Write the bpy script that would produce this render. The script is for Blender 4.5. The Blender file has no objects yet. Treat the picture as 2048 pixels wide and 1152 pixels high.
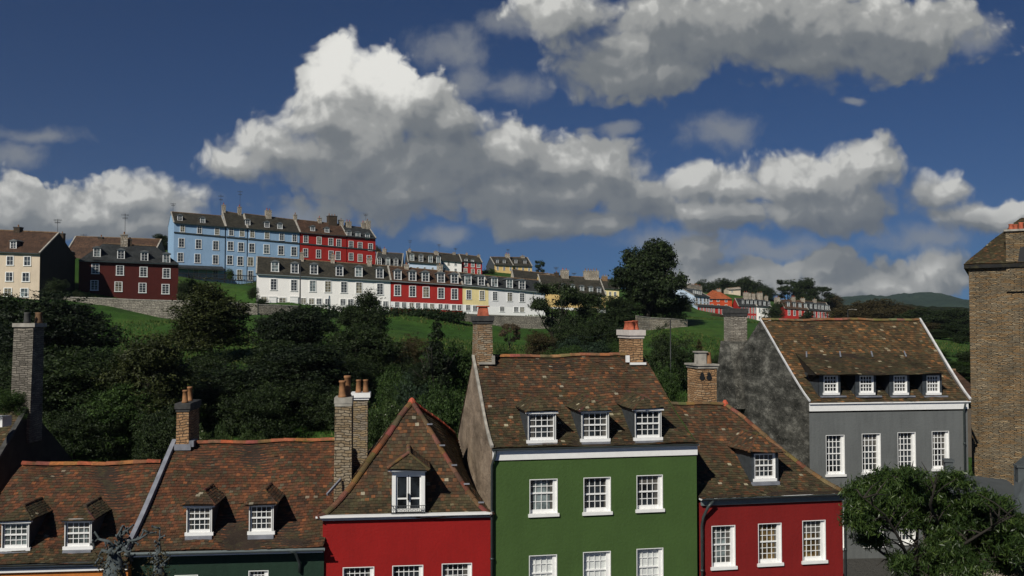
import bpy, math, random
import numpy as np
from mathutils import Vector, Matrix
random.seed(7); RNG = np.random.default_rng(7)
S = bpy.context.scene
R = math.radians
# ------------------------------------------------------------ camera
F = 1900.0; W0, H0 = 2048.0, 1152.0; HOR = 642.0; CZ = 13.0
PITCH = math.atan((HOR - H0/2)/F)
cam = bpy.data.cameras.new('camera'); camo = bpy.data.objects.new('camera', cam)
S.collection.objects.link(camo); S.camera = camo
cam.sensor_width = 36; cam.lens = F/W0*36; cam.clip_start = .5; cam.clip_end = 30000
camo.location = (0, 0, CZ); camo.rotation_euler = (R(90)+PITCH, 0, 0)
S.render.resolution_x, S.render.resolution_y = 1024, 576
# ------------------------------------------------------------ light
SUN_AZ = R(-149)        # compass-like angle of the sun measured from +Y towards +X
SUN_EL = R(39)
sd = Vector((math.sin(SUN_AZ)*math.cos(SUN_EL), math.cos(SUN_AZ)*math.cos(SUN_EL), math.sin(SUN_EL)))
sl = bpy.data.lights.new('sun', 'SUN'); sl.energy = 4.6; sl.angle = R(.5); sl.color = (1, .95, .85)
so = bpy.data.objects.new('sun', sl); S.collection.objects.link(so)
so.rotation_euler = (-sd).to_track_quat('-Z', 'Y').to_euler(); so.location = (-40, -40, 60)
S.view_settings.view_transform = 'Standard'; S.view_settings.look = 'None'
S.view_settings.exposure = 0.0; S.view_settings.gamma = 1
# ------------------------------------------------------------ sky
world = bpy.data.worlds.new('World'); S.world = world; world.use_nodes = True
WSTR = .06
def build_world():
    nt = world.node_tree; bg = nt.nodes['Background']; L = nt.links.new
    sky = nt.nodes.new('ShaderNodeTexSky'); sky.sky_type = 'NISHITA'; sky.sun_disc = False
    sky.sun_elevation = SUN_EL; sky.sun_rotation = SUN_AZ; sky.dust_density = .2; sky.ozone_density = 5; sky.air_density = 1.0
    bg.inputs[1].default_value = WSTR
    # the deep blue of the photograph reaches down to the hills: read the sky a little above each direction
    sv = nt.nodes.new('ShaderNodeVectorMath'); sv.operation = 'ADD'; t_ = nt.nodes.new('ShaderNodeTexCoord'); L(t_.outputs['Generated'], sv.inputs[0]); sv.inputs[1].default_value = (0, 0, .085); L(sv.outputs[0], sky.inputs[0])
    # cumulus field: density of a union of soft ellipsoids over sky directions, broken up by fractal noise
    E = [(676, 128, 58, 62), (735, 178, 95, 80), (815, 215, 95, 72), (890, 255, 90, 50), (650, 245, 110, 60), (560, 305, 115, 60), (470, 325, 70, 36), (700, 320, 190, 90), (880, 320, 190, 85), (1010, 310, 120, 62),
         (1110, 335, 120, 62), (1215, 325, 85, 55), (1060, 390, 220, 48), (800, 385, 240, 58), (650, 180, 70, 90), (1290, 395, 90, 40), (1500, 45, 330, 95), (1720, 62, 250, 88), (1235, 120, 120, 80), (1140, 20, 120, 45), (1340, 150, 70, 40), (1640, 112, 160, 32),
         (1735, 325, 75, 55), (1610, 365, 130, 60), (1470, 370, 90, 40), (1390, 365, 60, 40), (1650, 425, 150, 45), (1430, 425, 110, 34), (1900, 385, 60, 45), (1960, 430, 95, 32),
         (1075, 440, 95, 32), (1200, 445, 70, 28), (1400, 515, 55, 42), (1450, 560, 130, 36), (1650, 535, 75, 45), (1770, 570, 170, 45), (1890, 545, 70, 40),
         (270, 395, 150, 45), (150, 430, 130, 50), (20, 420, 80, 70), (300, 450, 120, 34)]
    ET = [(905, 92, 75, 46), (935, 165, 42, 55), (1447, 262, 78, 40), (25, 312, 55, 36), (60, 268, 90, 18), (600, 430, 90, 26), (893, 467, 44, 20), (1232, 252, 34, 14), (1172, 256, 16, 9), (1715, 202, 24, 8), (1030, 170, 60, 30), (1350, 480, 120, 26), (1560, 500, 150, 24), (1850, 480, 110, 26), (1020, 40, 70, 26), (1960, 60, 70, 40)]
    def mask_group(E):
     g = bpy.data.node_groups.new('cloud_mask', 'ShaderNodeTree'); g.interface.new_socket('p', in_out='INPUT', socket_type='NodeSocketVector'); g.interface.new_socket('d', in_out='OUTPUT', socket_type='NodeSocketFloat')
     gi = g.nodes.new('NodeGroupInput'); go = g.nodes.new('NodeGroupOutput'); prev = None
     for cx, cy, rx, ry in E:
         m = g.nodes.new('ShaderNodeVectorMath'); m.operation = 'MULTIPLY_ADD'; g.links.new(gi.outputs[0], m.inputs[0]); m.inputs[1].default_value = (100/rx, 100/ry, 0); m.inputs[2].default_value = (-cx/rx, -cy/ry, 0)
         l = g.nodes.new('ShaderNodeVectorMath'); l.operation = 'LENGTH'; g.links.new(m.outputs[0], l.inputs[0])
         if prev is None: prev = l.outputs[1]
         else:
             s = g.nodes.new('ShaderNodeMath'); s.operation = 'SMOOTH_MIN'; g.links.new(prev, s.inputs[0]); g.links.new(l.outputs[1], s.inputs[1]); s.inputs[2].default_value = .3; prev = s.outputs[0]
     s = g.nodes.new('ShaderNodeMath'); s.operation = 'SUBTRACT'; s.inputs[0].default_value = 1; g.links.new(prev, s.inputs[1])
     c = g.nodes.new('ShaderNodeMath'); c.operation = 'MAXIMUM'; g.links.new(s.outputs[0], c.inputs[0]); c.inputs[1].default_value = -1.5; g.links.new(c.outputs[0], go.inputs[0])
     return g
    g = mask_group(E); gt = mask_group(ET)
    def N(t, **k):
        n = nt.nodes.new('ShaderNode'+t)
        for a, b in k.items(): setattr(n, a, b)
        return n
    def math_(op, a, b=None, c=None, clamp=False):
        n = N('Math', operation=op); n.use_clamp = clamp
        for i, v in enumerate((a, b, c)):
            if v is None: continue
            if isinstance(v, (int, float)): n.inputs[i].default_value = v
            else: L(v, n.inputs[i])
        return n.outputs[0]
    tc = N('TexCoord').outputs['Generated']; sp = N('SeparateXYZ'); L(tc, sp.inputs[0]); y = math_('MAXIMUM', sp.outputs[1], .03)
    px = math_('MULTIPLY_ADD', math_('DIVIDE', sp.outputs[0], y), F/100, 10.24); py = math_('MULTIPLY_ADD', math_('DIVIDE', sp.outputs[2], y), -F/100, HOR/100)
    cb = N('CombineXYZ'); L(px, cb.inputs[0]); L(py, cb.inputs[1]); P = cb.outputs[0]
    def warp(v):
        n = N('TexNoise'); n.noise_dimensions = '2D'; n.inputs['Scale'].default_value = .9; n.inputs['Detail'].default_value = 3; L(v, n.inputs['Vector'])
        m = N('VectorMath', operation='MULTIPLY_ADD'); L(n.outputs['Color'], m.inputs[0]); m.inputs[1].default_value = (.55, .45, 0); L(v, m.inputs[2])
        a = N('VectorMath', operation='SUBTRACT'); L(m.outputs[0], a.inputs[0]); a.inputs[1].default_value = (.275, .225, 0); return a.outputs[0]
    def dens(off, det, puff=True):
        a = N('VectorMath', operation='ADD'); L(P, a.inputs[0]); a.inputs[1].default_value = off; v = a.outputs[0]; w = warp(v)
        gg = nt.nodes.new('ShaderNodeGroup'); gg.node_tree = g; L(w, gg.inputs[0])
        n = N('TexNoise'); n.noise_dimensions = '2D'; n.inputs['Scale'].default_value = .95; n.inputs['Detail'].default_value = det; n.inputs['Roughness'].default_value = .53; L(w, n.inputs['Vector'])
        if not puff: return math_('MULTIPLY_ADD', math_('SUBTRACT', n.outputs[0], .5), 1.35, gg.outputs[0]), gg.outputs[0]
        vo = N('TexVoronoi'); vo.voronoi_dimensions = '2D'; vo.feature = 'F1'; vo.inputs['Scale'].default_value = 2.6; vo.inputs['Detail'].default_value = 1.6; vo.inputs['Roughness'].default_value = .55; L(w, vo.inputs['Vector'])
        d = math_('MULTIPLY_ADD', math_('SUBTRACT', n.outputs[0], .5), 1.35, gg.outputs[0])
        return math_('MULTIPLY_ADD', math_('SUBTRACT', .45, vo.outputs['Distance']), .3, d), gg.outputs[0]
    d0, m0 = dens((0, 0, 0), 9); d1, m1 = dens((-.16, -.24, 0), 6); d2, m2 = dens((-.5, -.95, 0), 2, False)
    # edges: crisp on dense cores, wispy on thin parts
    wd = N('TexNoise'); wd.noise_dimensions = '2D'; wd.inputs['Scale'].default_value = .45; L(P, wd.inputs['Vector'])
    al = N('MapRange', interpolation_type='SMOOTHSTEP'); L(d0, al.inputs[0]); al.inputs[1].default_value = -.36; L(math_('MULTIPLY_ADD', wd.outputs[0], 1.1, -.42), al.inputs[2]); 
    # light is lost on the way down through the cloud: what lies above each point shades it
    ab = N('MapRange', interpolation_type='SMOOTHSTEP'); L(d2, ab.inputs[0]); ab.inputs[1].default_value = -.75; ab.inputs[2].default_value = .75
    sh = math_('MULTIPLY_ADD', ab.outputs[0], -.36, .56)
    sh = math_('MULTIPLY_ADD', math_('MINIMUM', math_('SUBTRACT', d0, d1), .5), .36, sh)
    tw = N('VectorMath', operation='MULTIPLY_ADD'); L(P, tw.inputs[0]); tw.inputs[1].default_value = (1/1.35, 1/1.35, 0); tw.inputs[2].default_value = (-7.35/1.35, -1.75/1.35, 0)
    tl = N('VectorMath', operation='LENGTH'); L(tw.outputs[0], tl.inputs[0]); tb = N('MapRange', interpolation_type='SMOOTHSTEP'); L(tl.outputs[1], tb.inputs[0]); tb.inputs[1].default_value = 1.1; tb.inputs[2].default_value = .5; tb.inputs[3].default_value = 0; tb.inputs[4].default_value = .38
    sh = math_('ADD', sh, tb.outputs[0])
    # tops of the tallest tower catch the sun, flat bases stay grey
    r = N('ValToRGB'); r.color_ramp.interpolation = 'EASE'; e = r.color_ramp.elements; e.new(.5); e.new(.75)
    for q, (p_, c_) in zip(e, ((.0, (.12, .138, .16)), (.3, (.175, .19, .2)), (.56, (.34, .345, .335)), (.88, (.84, .83, .78)))): q.position = p_; q.color = (*c_, 1)
    L(sh, r.inputs[0])
    cs = N('VectorMath', operation='SCALE'); L(r.outputs[0], cs.inputs[0]); cs.inputs['Scale'].default_value = 1/WSTR
    # clear sky: deep polarised blue
    gm = N('Gamma'); L(sky.outputs[0], gm.inputs[0]); gm.inputs[1].default_value = SKYG
    tn = N('Mix', data_type='RGBA', blend_type='MULTIPLY'); tn.inputs[0].default_value = 1; L(gm.outputs[0], tn.inputs[6]); tn.inputs[7].default_value = (*SKYT, 1)
    fr = N('Math', operation='GREATER_THAN'); L(sp.outputs[1], fr.inputs[0]); fr.inputs[1].default_value = .05
    up = N('MapRange'); L(sp.outputs[2], up.inputs[0]); up.inputs[1].default_value = -.01; up.inputs[2].default_value = .02
    mk = math_('MULTIPLY', math_('MULTIPLY', al.outputs[0], fr.outputs[0]), up.outputs[0]); mk = math_('MULTIPLY', mk, .97)
    v2 = warp(P); gg = nt.nodes.new('ShaderNodeGroup'); gg.node_tree = gt; L(v2, gg.inputs[0]); n2 = N('TexNoise'); n2.noise_dimensions = '2D'; n2.inputs['Scale'].default_value = 1.3; n2.inputs['Detail'].default_value = 8; n2.inputs['Roughness'].default_value = .62; L(v2, n2.inputs['Vector'])
    dt = math_('MULTIPLY_ADD', math_('SUBTRACT', n2.outputs[0], .5), 1.7, gg.outputs[0]); ta = N('MapRange', interpolation_type='SMOOTHSTEP'); L(dt, ta.inputs[0]); ta.inputs[1].default_value = -.35; ta.inputs[2].default_value = .9; ta.inputs[4].default_value = .72
    tm = N('Mix', data_type='RGBA'); L(math_('MULTIPLY', ta.outputs[0], math_('MULTIPLY', fr.outputs[0], up.outputs[0])), tm.inputs[0]); L(tn.outputs[2], tm.inputs[6]); tm.inputs[7].default_value = (.25/WSTR, .265/WSTR, .28/WSTR, 1)
    mx = N('Mix', data_type='RGBA'); L(mk, mx.inputs[0]); L(tm.outputs[2], mx.inputs[6]); L(cs.outputs[0], mx.inputs[7]); L(mx.outputs[2], bg.inputs[0])
    world.cycles.sampling_method = 'MANUAL'; world.cycles.sample_map_resolution = 512
SKYG = 1.2; SKYT = (.18, .3, .42)

build_world()
# ------------------------------------------------------------ pixel helpers
def ray(px, py):
    a = (px-W0/2)/F; b = (H0/2-py)/F
    return Vector((a, math.cos(PITCH)-b*math.sin(PITCH), math.sin(PITCH)+b*math.cos(PITCH)))
def at(px, py, Y):
    r = ray(px, py); return Vector((0, 0, CZ)) + r*(Y/r.y)
# ------------------------------------------------------------ nodes / materials
def newmat(name):
    m = bpy.data.materials.new(name); m.use_nodes = True
    nt = m.node_tree; nt.nodes.clear()
    out = nt.nodes.new('ShaderNodeOutputMaterial'); b = nt.nodes.new('ShaderNodeBsdfPrincipled')
    nt.links.new(b.outputs[0], out.inputs[0])
    return m, nt, b
def nd(nt, t, **kw):
    n = nt.nodes.new('ShaderNode'+t)
    for k, v in kw.items():
        if k.startswith('i_'): n.inputs[int(k[2:])].default_value = v
        else: setattr(n, k, v)
    return n
def noise(nt, vec, scale, detail=4, rough=.55, dist=0):
    n = nd(nt, 'TexNoise'); n.inputs['Scale'].default_value = scale; n.inputs['Detail'].default_value = detail
    n.inputs['Roughness'].default_value = rough; n.inputs['Distortion'].default_value = dist
    if vec is not None: nt.links.new(vec, n.inputs['Vector'])
    return n
def ramp(nt, fac, stops, interp='LINEAR'):
    r = nd(nt, 'ValToRGB'); e = r.color_ramp.elements; r.color_ramp.interpolation = interp
    while len(e) < len(stops): e.new(.5)
    for x, (p, c) in zip(e, stops):
        x.position = p; x.color = (c, c, c, 1) if isinstance(c, (int, float)) else (*c, 1)
    nt.links.new(fac, r.inputs[0]); return r
def mixc(nt, fac, a, b, mode='MIX'):
    m = nd(nt, 'Mix', data_type='RGBA', blend_type=mode)
    for s, v in ((m.inputs[0], fac), (m.inputs[6], a), (m.inputs[7], b)):
        if isinstance(v, bpy.types.NodeSocket): nt.links.new(v, s)
        elif isinstance(v, (int, float)): s.default_value = v
        else: s.default_value = (*v, 1)
    return m.outputs[2]
def bump(nt, b, h, strength=.4, dist=.02):
    n = nd(nt, 'Bump'); n.inputs['Strength'].default_value = strength; n.inputs['Distance'].default_value = dist
    nt.links.new(h, n.inputs['Height']); nt.links.new(n.outputs[0], b.inputs['Normal'])
def objco(nt): return nd(nt, 'TexCoord').outputs['Object']
def mp(nt, vec, scale=(1, 1, 1), rot=(0, 0, 0)):
    m = nd(nt, 'Mapping'); nt.links.new(vec, m.inputs[0]); m.inputs['Scale'].default_value = scale
    m.inputs['Rotation'].default_value = rot; return m.outputs[0]
MC = {}
def render_mat(col, name=None, var=.16, grime=.25, rough=.8):
    grime *= .7
    """painted render: soft tonal patches, faint runs of dirt, fine bump"""
    key = ('r', col, var, grime)
    if key in MC: return MC[key]
    m, nt, b = newmat(name or 'painted_render'); c = objco(nt)
    n1 = noise(nt, c, .7, 5); r1 = ramp(nt, n1.outputs[0], [(.3, 1-var), (.7, 1+var*.6)])
    n2 = noise(nt, mp(nt, c, (3.5, 3.5, .35)), 1.3, 4, .6); r2 = ramp(nt, n2.outputs[0], [(.45, 1.0), (.8, 1-grime)])
    n3 = noise(nt, c, 14, 3); r3 = ramp(nt, n3.outputs[0], [(.3, .93), (.7, 1.05)])
    x = mixc(nt, 1, col, r1.outputs[0], 'MULTIPLY'); x = mixc(nt, 1, x, r2.outputs[0], 'MULTIPLY'); x = mixc(nt, 1, x, r3.outputs[0], 'MULTIPLY')
    nt.links.new(x, b.inputs['Base Color']); b.inputs['Roughness'].default_value = rough
    b.inputs['Specular IOR Level'].default_value = .25
    n4 = noise(nt, c, 9, 6, .65); bump(nt, b, n4.outputs[0], .5, .03)
    MC[key] = m; return m
def plain(col, rough=.6, name='paint', metal=0, spec=.4, var=.1, scale=6):
    key = ('p', col, rough, metal, var)
    if key in MC: return MC[key]
    m, nt, b = newmat(name); c = objco(nt)
    n = noise(nt, c, scale, 4); r = ramp(nt, n.outputs[0], [(.3, 1-var), (.7, 1+var*.5)])
    nt.links.new(mixc(nt, 1, col, r.outputs[0], 'MULTIPLY'), b.inputs['Base Color'])
    b.inputs['Roughness'].default_value = rough; b.inputs['Metallic'].default_value = metal
    b.inputs['Specular IOR Level'].default_value = spec
    MC[key] = m; return m
def tile_mat(name='clay_tiles'):
    """per-tile colour comes from the 'col' attribute; moss and lichen over it"""
    m, nt, b = newmat(name); c = objco(nt)
    a = nd(nt, 'Attribute', attribute_name='col')
    n1 = noise(nt, c, 1.1, 5, .6); r1 = ramp(nt, n1.outputs[0], [(.35, .68), (.68, 1.22)])
    n2 = noise(nt, c, 22, 4, .7); r2 = ramp(nt, n2.outputs[0], [(.25, .6), (.75, 1.3)])
    x = mixc(nt, 1, a.outputs[0], r1.outputs[0], 'MULTIPLY'); x = mixc(nt, 1, x, r2.outputs[0], 'MULTIPLY')
    n3 = noise(nt, c, 2.3, 6, .7); r3 = ramp(nt, n3.outputs[0], [(.5, 0.0), (.66, .75)])
    x = mixc(nt, r3.outputs[0], x, (.05, .044, .02))
    n4 = noise(nt, c, 31, 2, .5); r4 = ramp(nt, n4.outputs[0], [(.74, 0.0), (.78, .7)])
    x = mixc(nt, r4.outputs[0], x, (.3, .29, .2))
    nt.links.new(x, b.inputs['Base Color']); b.inputs['Roughness'].default_value = .85
    b.inputs['Specular IOR Level'].default_value = .25
    bump(nt, b, n2.outputs[0], .5, .02); return m
def far_roof_mat(c1, c2, name='far_tiles', sc=1.0):
    m, nt, b = newmat(name); c = objco(nt)
    sp = nd(nt, 'SeparateXYZ'); nt.links.new(c, sp.inputs[0])
    ad = nd(nt, 'Math', operation='ADD'); nt.links.new(sp.outputs[0], ad.inputs[0]); nt.links.new(sp.outputs[1], ad.inputs[1])
    cb = nd(nt, 'CombineXYZ'); nt.links.new(sp.outputs[0], cb.inputs[0]); nt.links.new(sp.outputs[2], cb.inputs[1])
    br = nd(nt, 'TexBrick'); nt.links.new(cb.outputs[0], br.inputs['Vector'])
    br.inputs['Color1'].default_value = (*c1, 1); br.inputs['Color2'].default_value = (*c2, 1)
    br.inputs['Mortar'].default_value = (*[v*.45 for v in c1], 1); br.inputs['Scale'].default_value = 1
    br.inputs['Mortar Size'].default_value = .012; br.inputs['Brick Width'].default_value = .3; br.inputs['Row Height'].default_value = .2
    n = noise(nt, c, .8, 5, .65); r = ramp(nt, n.outputs[0], [(.3, .6), (.7, 1.35)])
    x = mixc(nt, 1, br.outputs[0], r.outputs[0], 'MULTIPLY')
    n5 = noise(nt, mp(nt, c, (2.2, 2.2, .5)), 2, 4, .6); r5 = ramp(nt, n5.outputs[0], [(.35, .75), (.7, 1.2)])
    x = mixc(nt, 1, x, r5.outputs[0], 'MULTIPLY')
    nt.links.new(x, b.inputs['Base Color']); b.inputs['Roughness'].default_value = .75
    b.inputs['Specular IOR Level'].default_value = .3
    bump(nt, b, br.outputs['Fac'], -.5, .03); return m
def stone_mat(cols, row=.085, width=.34, name='slate_stone', mort=(.05, .045, .035), bst=.9, dis=.12, nw=.8, ms=.14):
    """thin, uneven courses of rubble slate"""
    m, nt, b = newmat(name); c = objco(nt)
    sp = nd(nt, 'SeparateXYZ'); nt.links.new(c, sp.inputs[0])
    ad = nd(nt, 'Math', operation='ADD'); nt.links.new(sp.outputs[0], ad.inputs[0]); nt.links.new(sp.outputs[1], ad.inputs[1])
    nwA = noise(nt, c, 1.2, 3, .6); nw2 = noise(nt, c, 7, 2)
    w = nd(nt, 'Math', operation='MULTIPLY_ADD'); nt.links.new(nwA.outputs[0], w.inputs[0]); w.inputs[1].default_value = dis*2.5; nt.links.new(sp.outputs[2], w.inputs[2])
    w2 = nd(nt, 'Math', operation='MULTIPLY_ADD'); nt.links.new(nw2.outputs[0], w2.inputs[0]); w2.inputs[1].default_value = dis*.5; nt.links.new(w.outputs[0], w2.inputs[2])
    cb = nd(nt, 'CombineXYZ'); nt.links.new(ad.outputs[0], cb.inputs[0]); nt.links.new(w2.outputs[0], cb.inputs[1])
    br = nd(nt, 'TexBrick'); nt.links.new(cb.outputs[0], br.inputs['Vector'])
    br.inputs['Color1'].default_value = (0, 0, 0, 1); br.inputs['Color2'].default_value = (1, 1, 1, 1); br.inputs['Mortar'].default_value = (.5, .5, .5, 1)
    br.inputs['Scale'].default_value = 1; br.inputs['Mortar Size'].default_value = row*ms; br.inputs['Mortar Smooth'].default_value = .6
    br.inputs['Brick Width'].default_value = width; br.inputs['Row Height'].default_value = row; br.offset = .37; br.squash = .7; br.squash_frequency = 3
    n = noise(nt, mp(nt, cb.outputs[0], (1.6, 9, 1)), 1, 7, .78)
    ad2 = nd(nt, 'Math', operation='MULTIPLY_ADD'); nt.links.new(br.outputs[0], ad2.inputs[0]); ad2.inputs[1].default_value = .3; 
    sc = nd(nt, 'Math', operation='MULTIPLY'); nt.links.new(n.outputs[0], sc.inputs[0]); sc.inputs[1].default_value = nw; nt.links.new(sc.outputs[0], ad2.inputs[2])
    k = len(cols); r = ramp(nt, ad2.outputs[0], [(.12+.7*i/(k-1), cc) for i, cc in enumerate(cols)])
    nb = noise(nt, c, .9, 4, .6); rb = ramp(nt, nb.outputs[0], [(.35, .7), (.7, 1.2)])
    x = mixc(nt, 1, r.outputs[0], rb.outputs[0], 'MULTIPLY')
    x = mixc(nt, br.outputs['Fac'], x, mort)
    nt.links.new(x, b.inputs['Base Color']); b.inputs['Roughness'].default_value = .9; b.inputs['Specular IOR Level'].default_value = .2
    hm = nd(nt, 'Math', operation='SUBTRACT'); nt.links.new(ad2.outputs[0], hm.inputs[0]); nt.links.new(br.outputs['Fac'], hm.inputs[1])
    bump(nt, b, hm.outputs[0], bst, .06); return m
def glass_mat(col=(.012, .015, .018), name='window_glass', rough=.06, spec=.5):
    m, nt, b = newmat(name); c = objco(nt)
    n = noise(nt, c, 1.7, 3); r = ramp(nt, n.outputs[0], [(.38, tuple(v*.4 for v in col)), (.62, tuple(v*2.3 for v in col))])
    nt.links.new(r.outputs[0], b.inputs['Base Color']); b.inputs['Roughness'].default_value = rough
    b.inputs['Specular IOR Level'].default_value = spec
    n2 = noise(nt, c, 2.2, 2); bump(nt, b, n2.outputs[0], .15, .02); return m
def stain_mat(base, dark, pale, name='stained_render'):
    """old unpainted render: blotches, dark runs, pale flecks"""
    m, nt, b = newmat(name); c = objco(nt)
    n1 = noise(nt, mp(nt, c, (1, .42, 1.15)), 1.3, 10, .78); r1 = ramp(nt, n1.outputs[0], [(.36, dark), (.52, base), (.68, pale)])
    n2 = noise(nt, mp(nt, c, (1, .5, .8)), .8, 8, .75, .6); r2 = ramp(nt, n2.outputs[0], [(.42, 1.15), (.66, .42)])
    x = mixc(nt, 1, r1.outputs[0], r2.outputs[0], 'MULTIPLY')
    n3 = noise(nt, mp(nt, c, (1, .45, 1.3)), 7, 5, .8); r3 = ramp(nt, n3.outputs[0], [(.57, 0.0), (.65, .6)])
    x = mixc(nt, r3.outputs[0], x, pale)
    nt.links.new(x, b.inputs['Base Color']); b.inputs['Roughness'].default_value = .95; b.inputs['Specular IOR Level'].default_value = .15
    n4 = noise(nt, c, 5, 8, .75); bump(nt, b, n4.outputs[0], .9, .08); return m
M = dict(
    white=plain((.78, .78, .76), .45, 'white_gloss_paint', var=.06), lead=plain((.2, .21, .24), .5, 'lead_flashing', var=.3, scale=3),
    slate=plain((.045, .053, .06), .55, 'slate_hanging', var=.3), gutter=plain((.035, .045, .045), .4, 'gutter_paint', var=.2),
    greygutter=plain((.16, .19, .19), .45, 'grey_green_paint', var=.15), black=plain((.012, .013, .014), .5, 'black_iron', var=.2),
    pot=plain((.27, .13, .055), .8, 'clay_pot', var=.45, scale=4), potred=plain((.4, .1, .05), .8, 'red_clay_pot', var=.5, scale=5),
    coping=plain((.32, .3, .26), .9, 'weathered_coping', var=.4, scale=3), capdark=plain((.05, .05, .048), .9, 'dark_stone_cap', var=.5, scale=4),
    aerial=plain((.1, .105, .11), .5, 'aerial_metal', metal=.5), ridge=plain((.42, .15, .06), .85, 'terracotta_ridge', var=.55, scale=2.5),
    ridgeold=plain((.16, .1, .055), .9, 'mossy_ridge', var=.6, scale=2.5), bark=plain((.028, .024, .018), .95, 'bark', var=.5, scale=3),
    lichen=plain((.07, .085, .088), .95, 'lichened_bark', var=.6, scale=5), glass=glass_mat(), tile=tile_mat(),
    glassfar=glass_mat((.03, .034, .036), 'far_window_glass', .12), blind=plain((.62, .64, .62), .6, 'white_blind', var=.12, scale=9),
    curtain=glass_mat((.1, .09, .06), 'curtained_glass', .12, .3), netting=glass_mat((.09, .11, .11), 'netted_glass', .15, .4),
    amber=glass_mat((.12, .08, .03), 'amber_curtained_glass', .12, .4),  # amber-brown pane colour
    stone=stone_mat([(.05, .045, .04), (.16, .12, .08), (.33, .24, .13), (.25, .21, .16), (.4, .33, .24)]),
    stonegrey=stone_mat([(.07, .065, .055), (.2, .18, .15), (.33, .3, .25), (.42, .39, .33)], row=.09, name='grey_slate_stone'),
    brickish=stone_mat([(.07, .05, .035), (.2, .11, .06), (.38, .22, .11), (.45, .27, .14), (.5, .42, .3)], row=.1, width=.3, name='brown_slate_stone'),
    wallfar=stone_mat([(.12, .11, .09), (.26, .24, .2), (.36, .33, .27)], row=.22, width=.6, name='field_stone', bst=.6, dis=.2),
    palechim=stone_mat([(.25, .2, .14), (.42, .36, .28), (.55, .5, .42)], row=.25, width=.5, name='pale_chimney_stone', bst=.5),
    darkroof=far_roof_mat((.018, .021, .022), (.035, .038, .038), 'far_slates'), brownroof=far_roof_mat((.05, .028, .017), (.085, .045, .026), 'far_brown_tiles'),
    oliveroof=far_roof_mat((.026, .024, .017), (.045, .04, .028), 'far_olive_slates'), orangeroof=far_roof_mat((.3, .075, .025), (.38, .1, .035), 'far_orange_tiles'),
    leadroof=plain((.065, .075, .078), .6, 'lead_sheet_roof', var=.25, scale=1.5),
)
# ------------------------------------------------------------ mesh builder
class MB:
    def __init__(s): s.v = []; s.f = []; s.c = []; s.cur = (.1, .05, .03)
    def face(s, *pts):
        i = len(s.v); s.v += [tuple(p) for p in pts]; s.f.append(tuple(range(i, i+len(pts)))); s.c.append(s.cur)
    def box(s, x0, x1, y0, y1, z0, z1):
        i = len(s.v)
        s.v += [(x0, y0, z0), (x1, y0, z0), (x1, y1, z0), (x0, y1, z0), (x0, y0, z1), (x1, y0, z1), (x1, y1, z1), (x0, y1, z1)]
        for q in ((0, 3, 2, 1), (4, 5, 6, 7), (0, 1, 5, 4), (1, 2, 6, 5), (2, 3, 7, 6), (3, 0, 4, 7)): s.f.append(tuple(i+k for k in q)); s.c.append(s.cur)
    def hexa(s, b, t):
        i = len(s.v); s.v += [tuple(p) for p in b]+[tuple(p) for p in t]
        for q in ((0, 3, 2, 1), (4, 5, 6, 7), (0, 1, 5, 4), (1, 2, 6, 5), (2, 3, 7, 6), (3, 0, 4, 7)): s.f.append(tuple(i+k for k in q)); s.c.append(s.cur)
    def beam(s, a, b, w, h, up=Vector((0, 0, 1))):
        a, b = Vector(a), Vector(b); d = (b-a).normalized(); x = d.cross(up).normalized()*(w/2); y = x.cross(d).normalized()*(h/2)
        s.hexa([a-x-y, a+x-y, a+x+y, a-x+y], [b-x-y, b+x-y, b+x+y, b-x+y])
    def tube(s, pts, rad, n=8, cap=True):
        pts = [Vector(p) for p in pts]; k = len(pts); rad = rad if isinstance(rad, (list, tuple)) else [rad]*k
        i0 = len(s.v)
        for j, p in enumerate(pts):
            d = (pts[min(j+1, k-1)]-pts[max(j-1, 0)]).normalized(); a = d.orthogonal().normalized() if abs(d.z) < .99 else Vector((1, 0, 0))
            if abs(d.z) < .99: a = d.cross(Vector((0, 0, 1))).normalized()
            b = d.cross(a)
            for q in range(n):
                t = 2*math.pi*q/n; s.v.append(tuple(p+(a*math.cos(t)+b*math.sin(t))*rad[j]))
        for j in range(k-1):
            for q in range(n):
                s.f.append((i0+j*n+q, i0+j*n+(q+1) % n, i0+(j+1)*n+(q+1) % n, i0+(j+1)*n+q)); s.c.append(s.cur)
        if cap:
            s.f.append(tuple(i0+q for q in range(n))[::-1]); s.c.append(s.cur); s.f.append(tuple(i0+(k-1)*n+q for q in range(n))); s.c.append(s.cur)
    def lathe(s, x, y, prof, n=14):
        s.tube([(x, y, z) for r, z in prof], [r for r, z in prof], n)
    def build(s, name, mat, parent=None, smooth=False):
        if mat and mat.name.startswith('clay_tiles'):   # old roofs are never quite flat
            s.v = [(x, y, z+.028*math.sin(x*1.15+y*.4)+.018*math.sin(x*2.9+1+y*1.7)-.03) for x, y, z in s.v]
        me = bpy.data.meshes.new(name); me.from_pydata(s.v, [], s.f)
        ca = me.attributes.new('col', 'FLOAT_COLOR', 'FACE')
        ca.data.foreach_set('color', np.array([(*c, 1) for c in s.c], np.float32).ravel())
        if mat: me.materials.append(mat)
        if smooth: me.shade_smooth()
        o = bpy.data.objects.new(name, me); S.collection.objects.link(o)
        if parent: o.parent = parent
        return o
def tag(o, label=None, cat=None, group=None, kind=None):
    if label: o['label'] = label
    if cat: o['category'] = cat
    if group: o['group'] = group
    if kind: o['kind'] = kind
    return o
def empty(name, loc, rz=0, label=None, cat=None, group=None):
    o = bpy.data.objects.new(name, None); S.collection.objects.link(o); o.location = loc; o.rotation_euler = (0, 0, rz)
    o.empty_display_size = .3
    return tag(o, label, cat, group)

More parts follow.
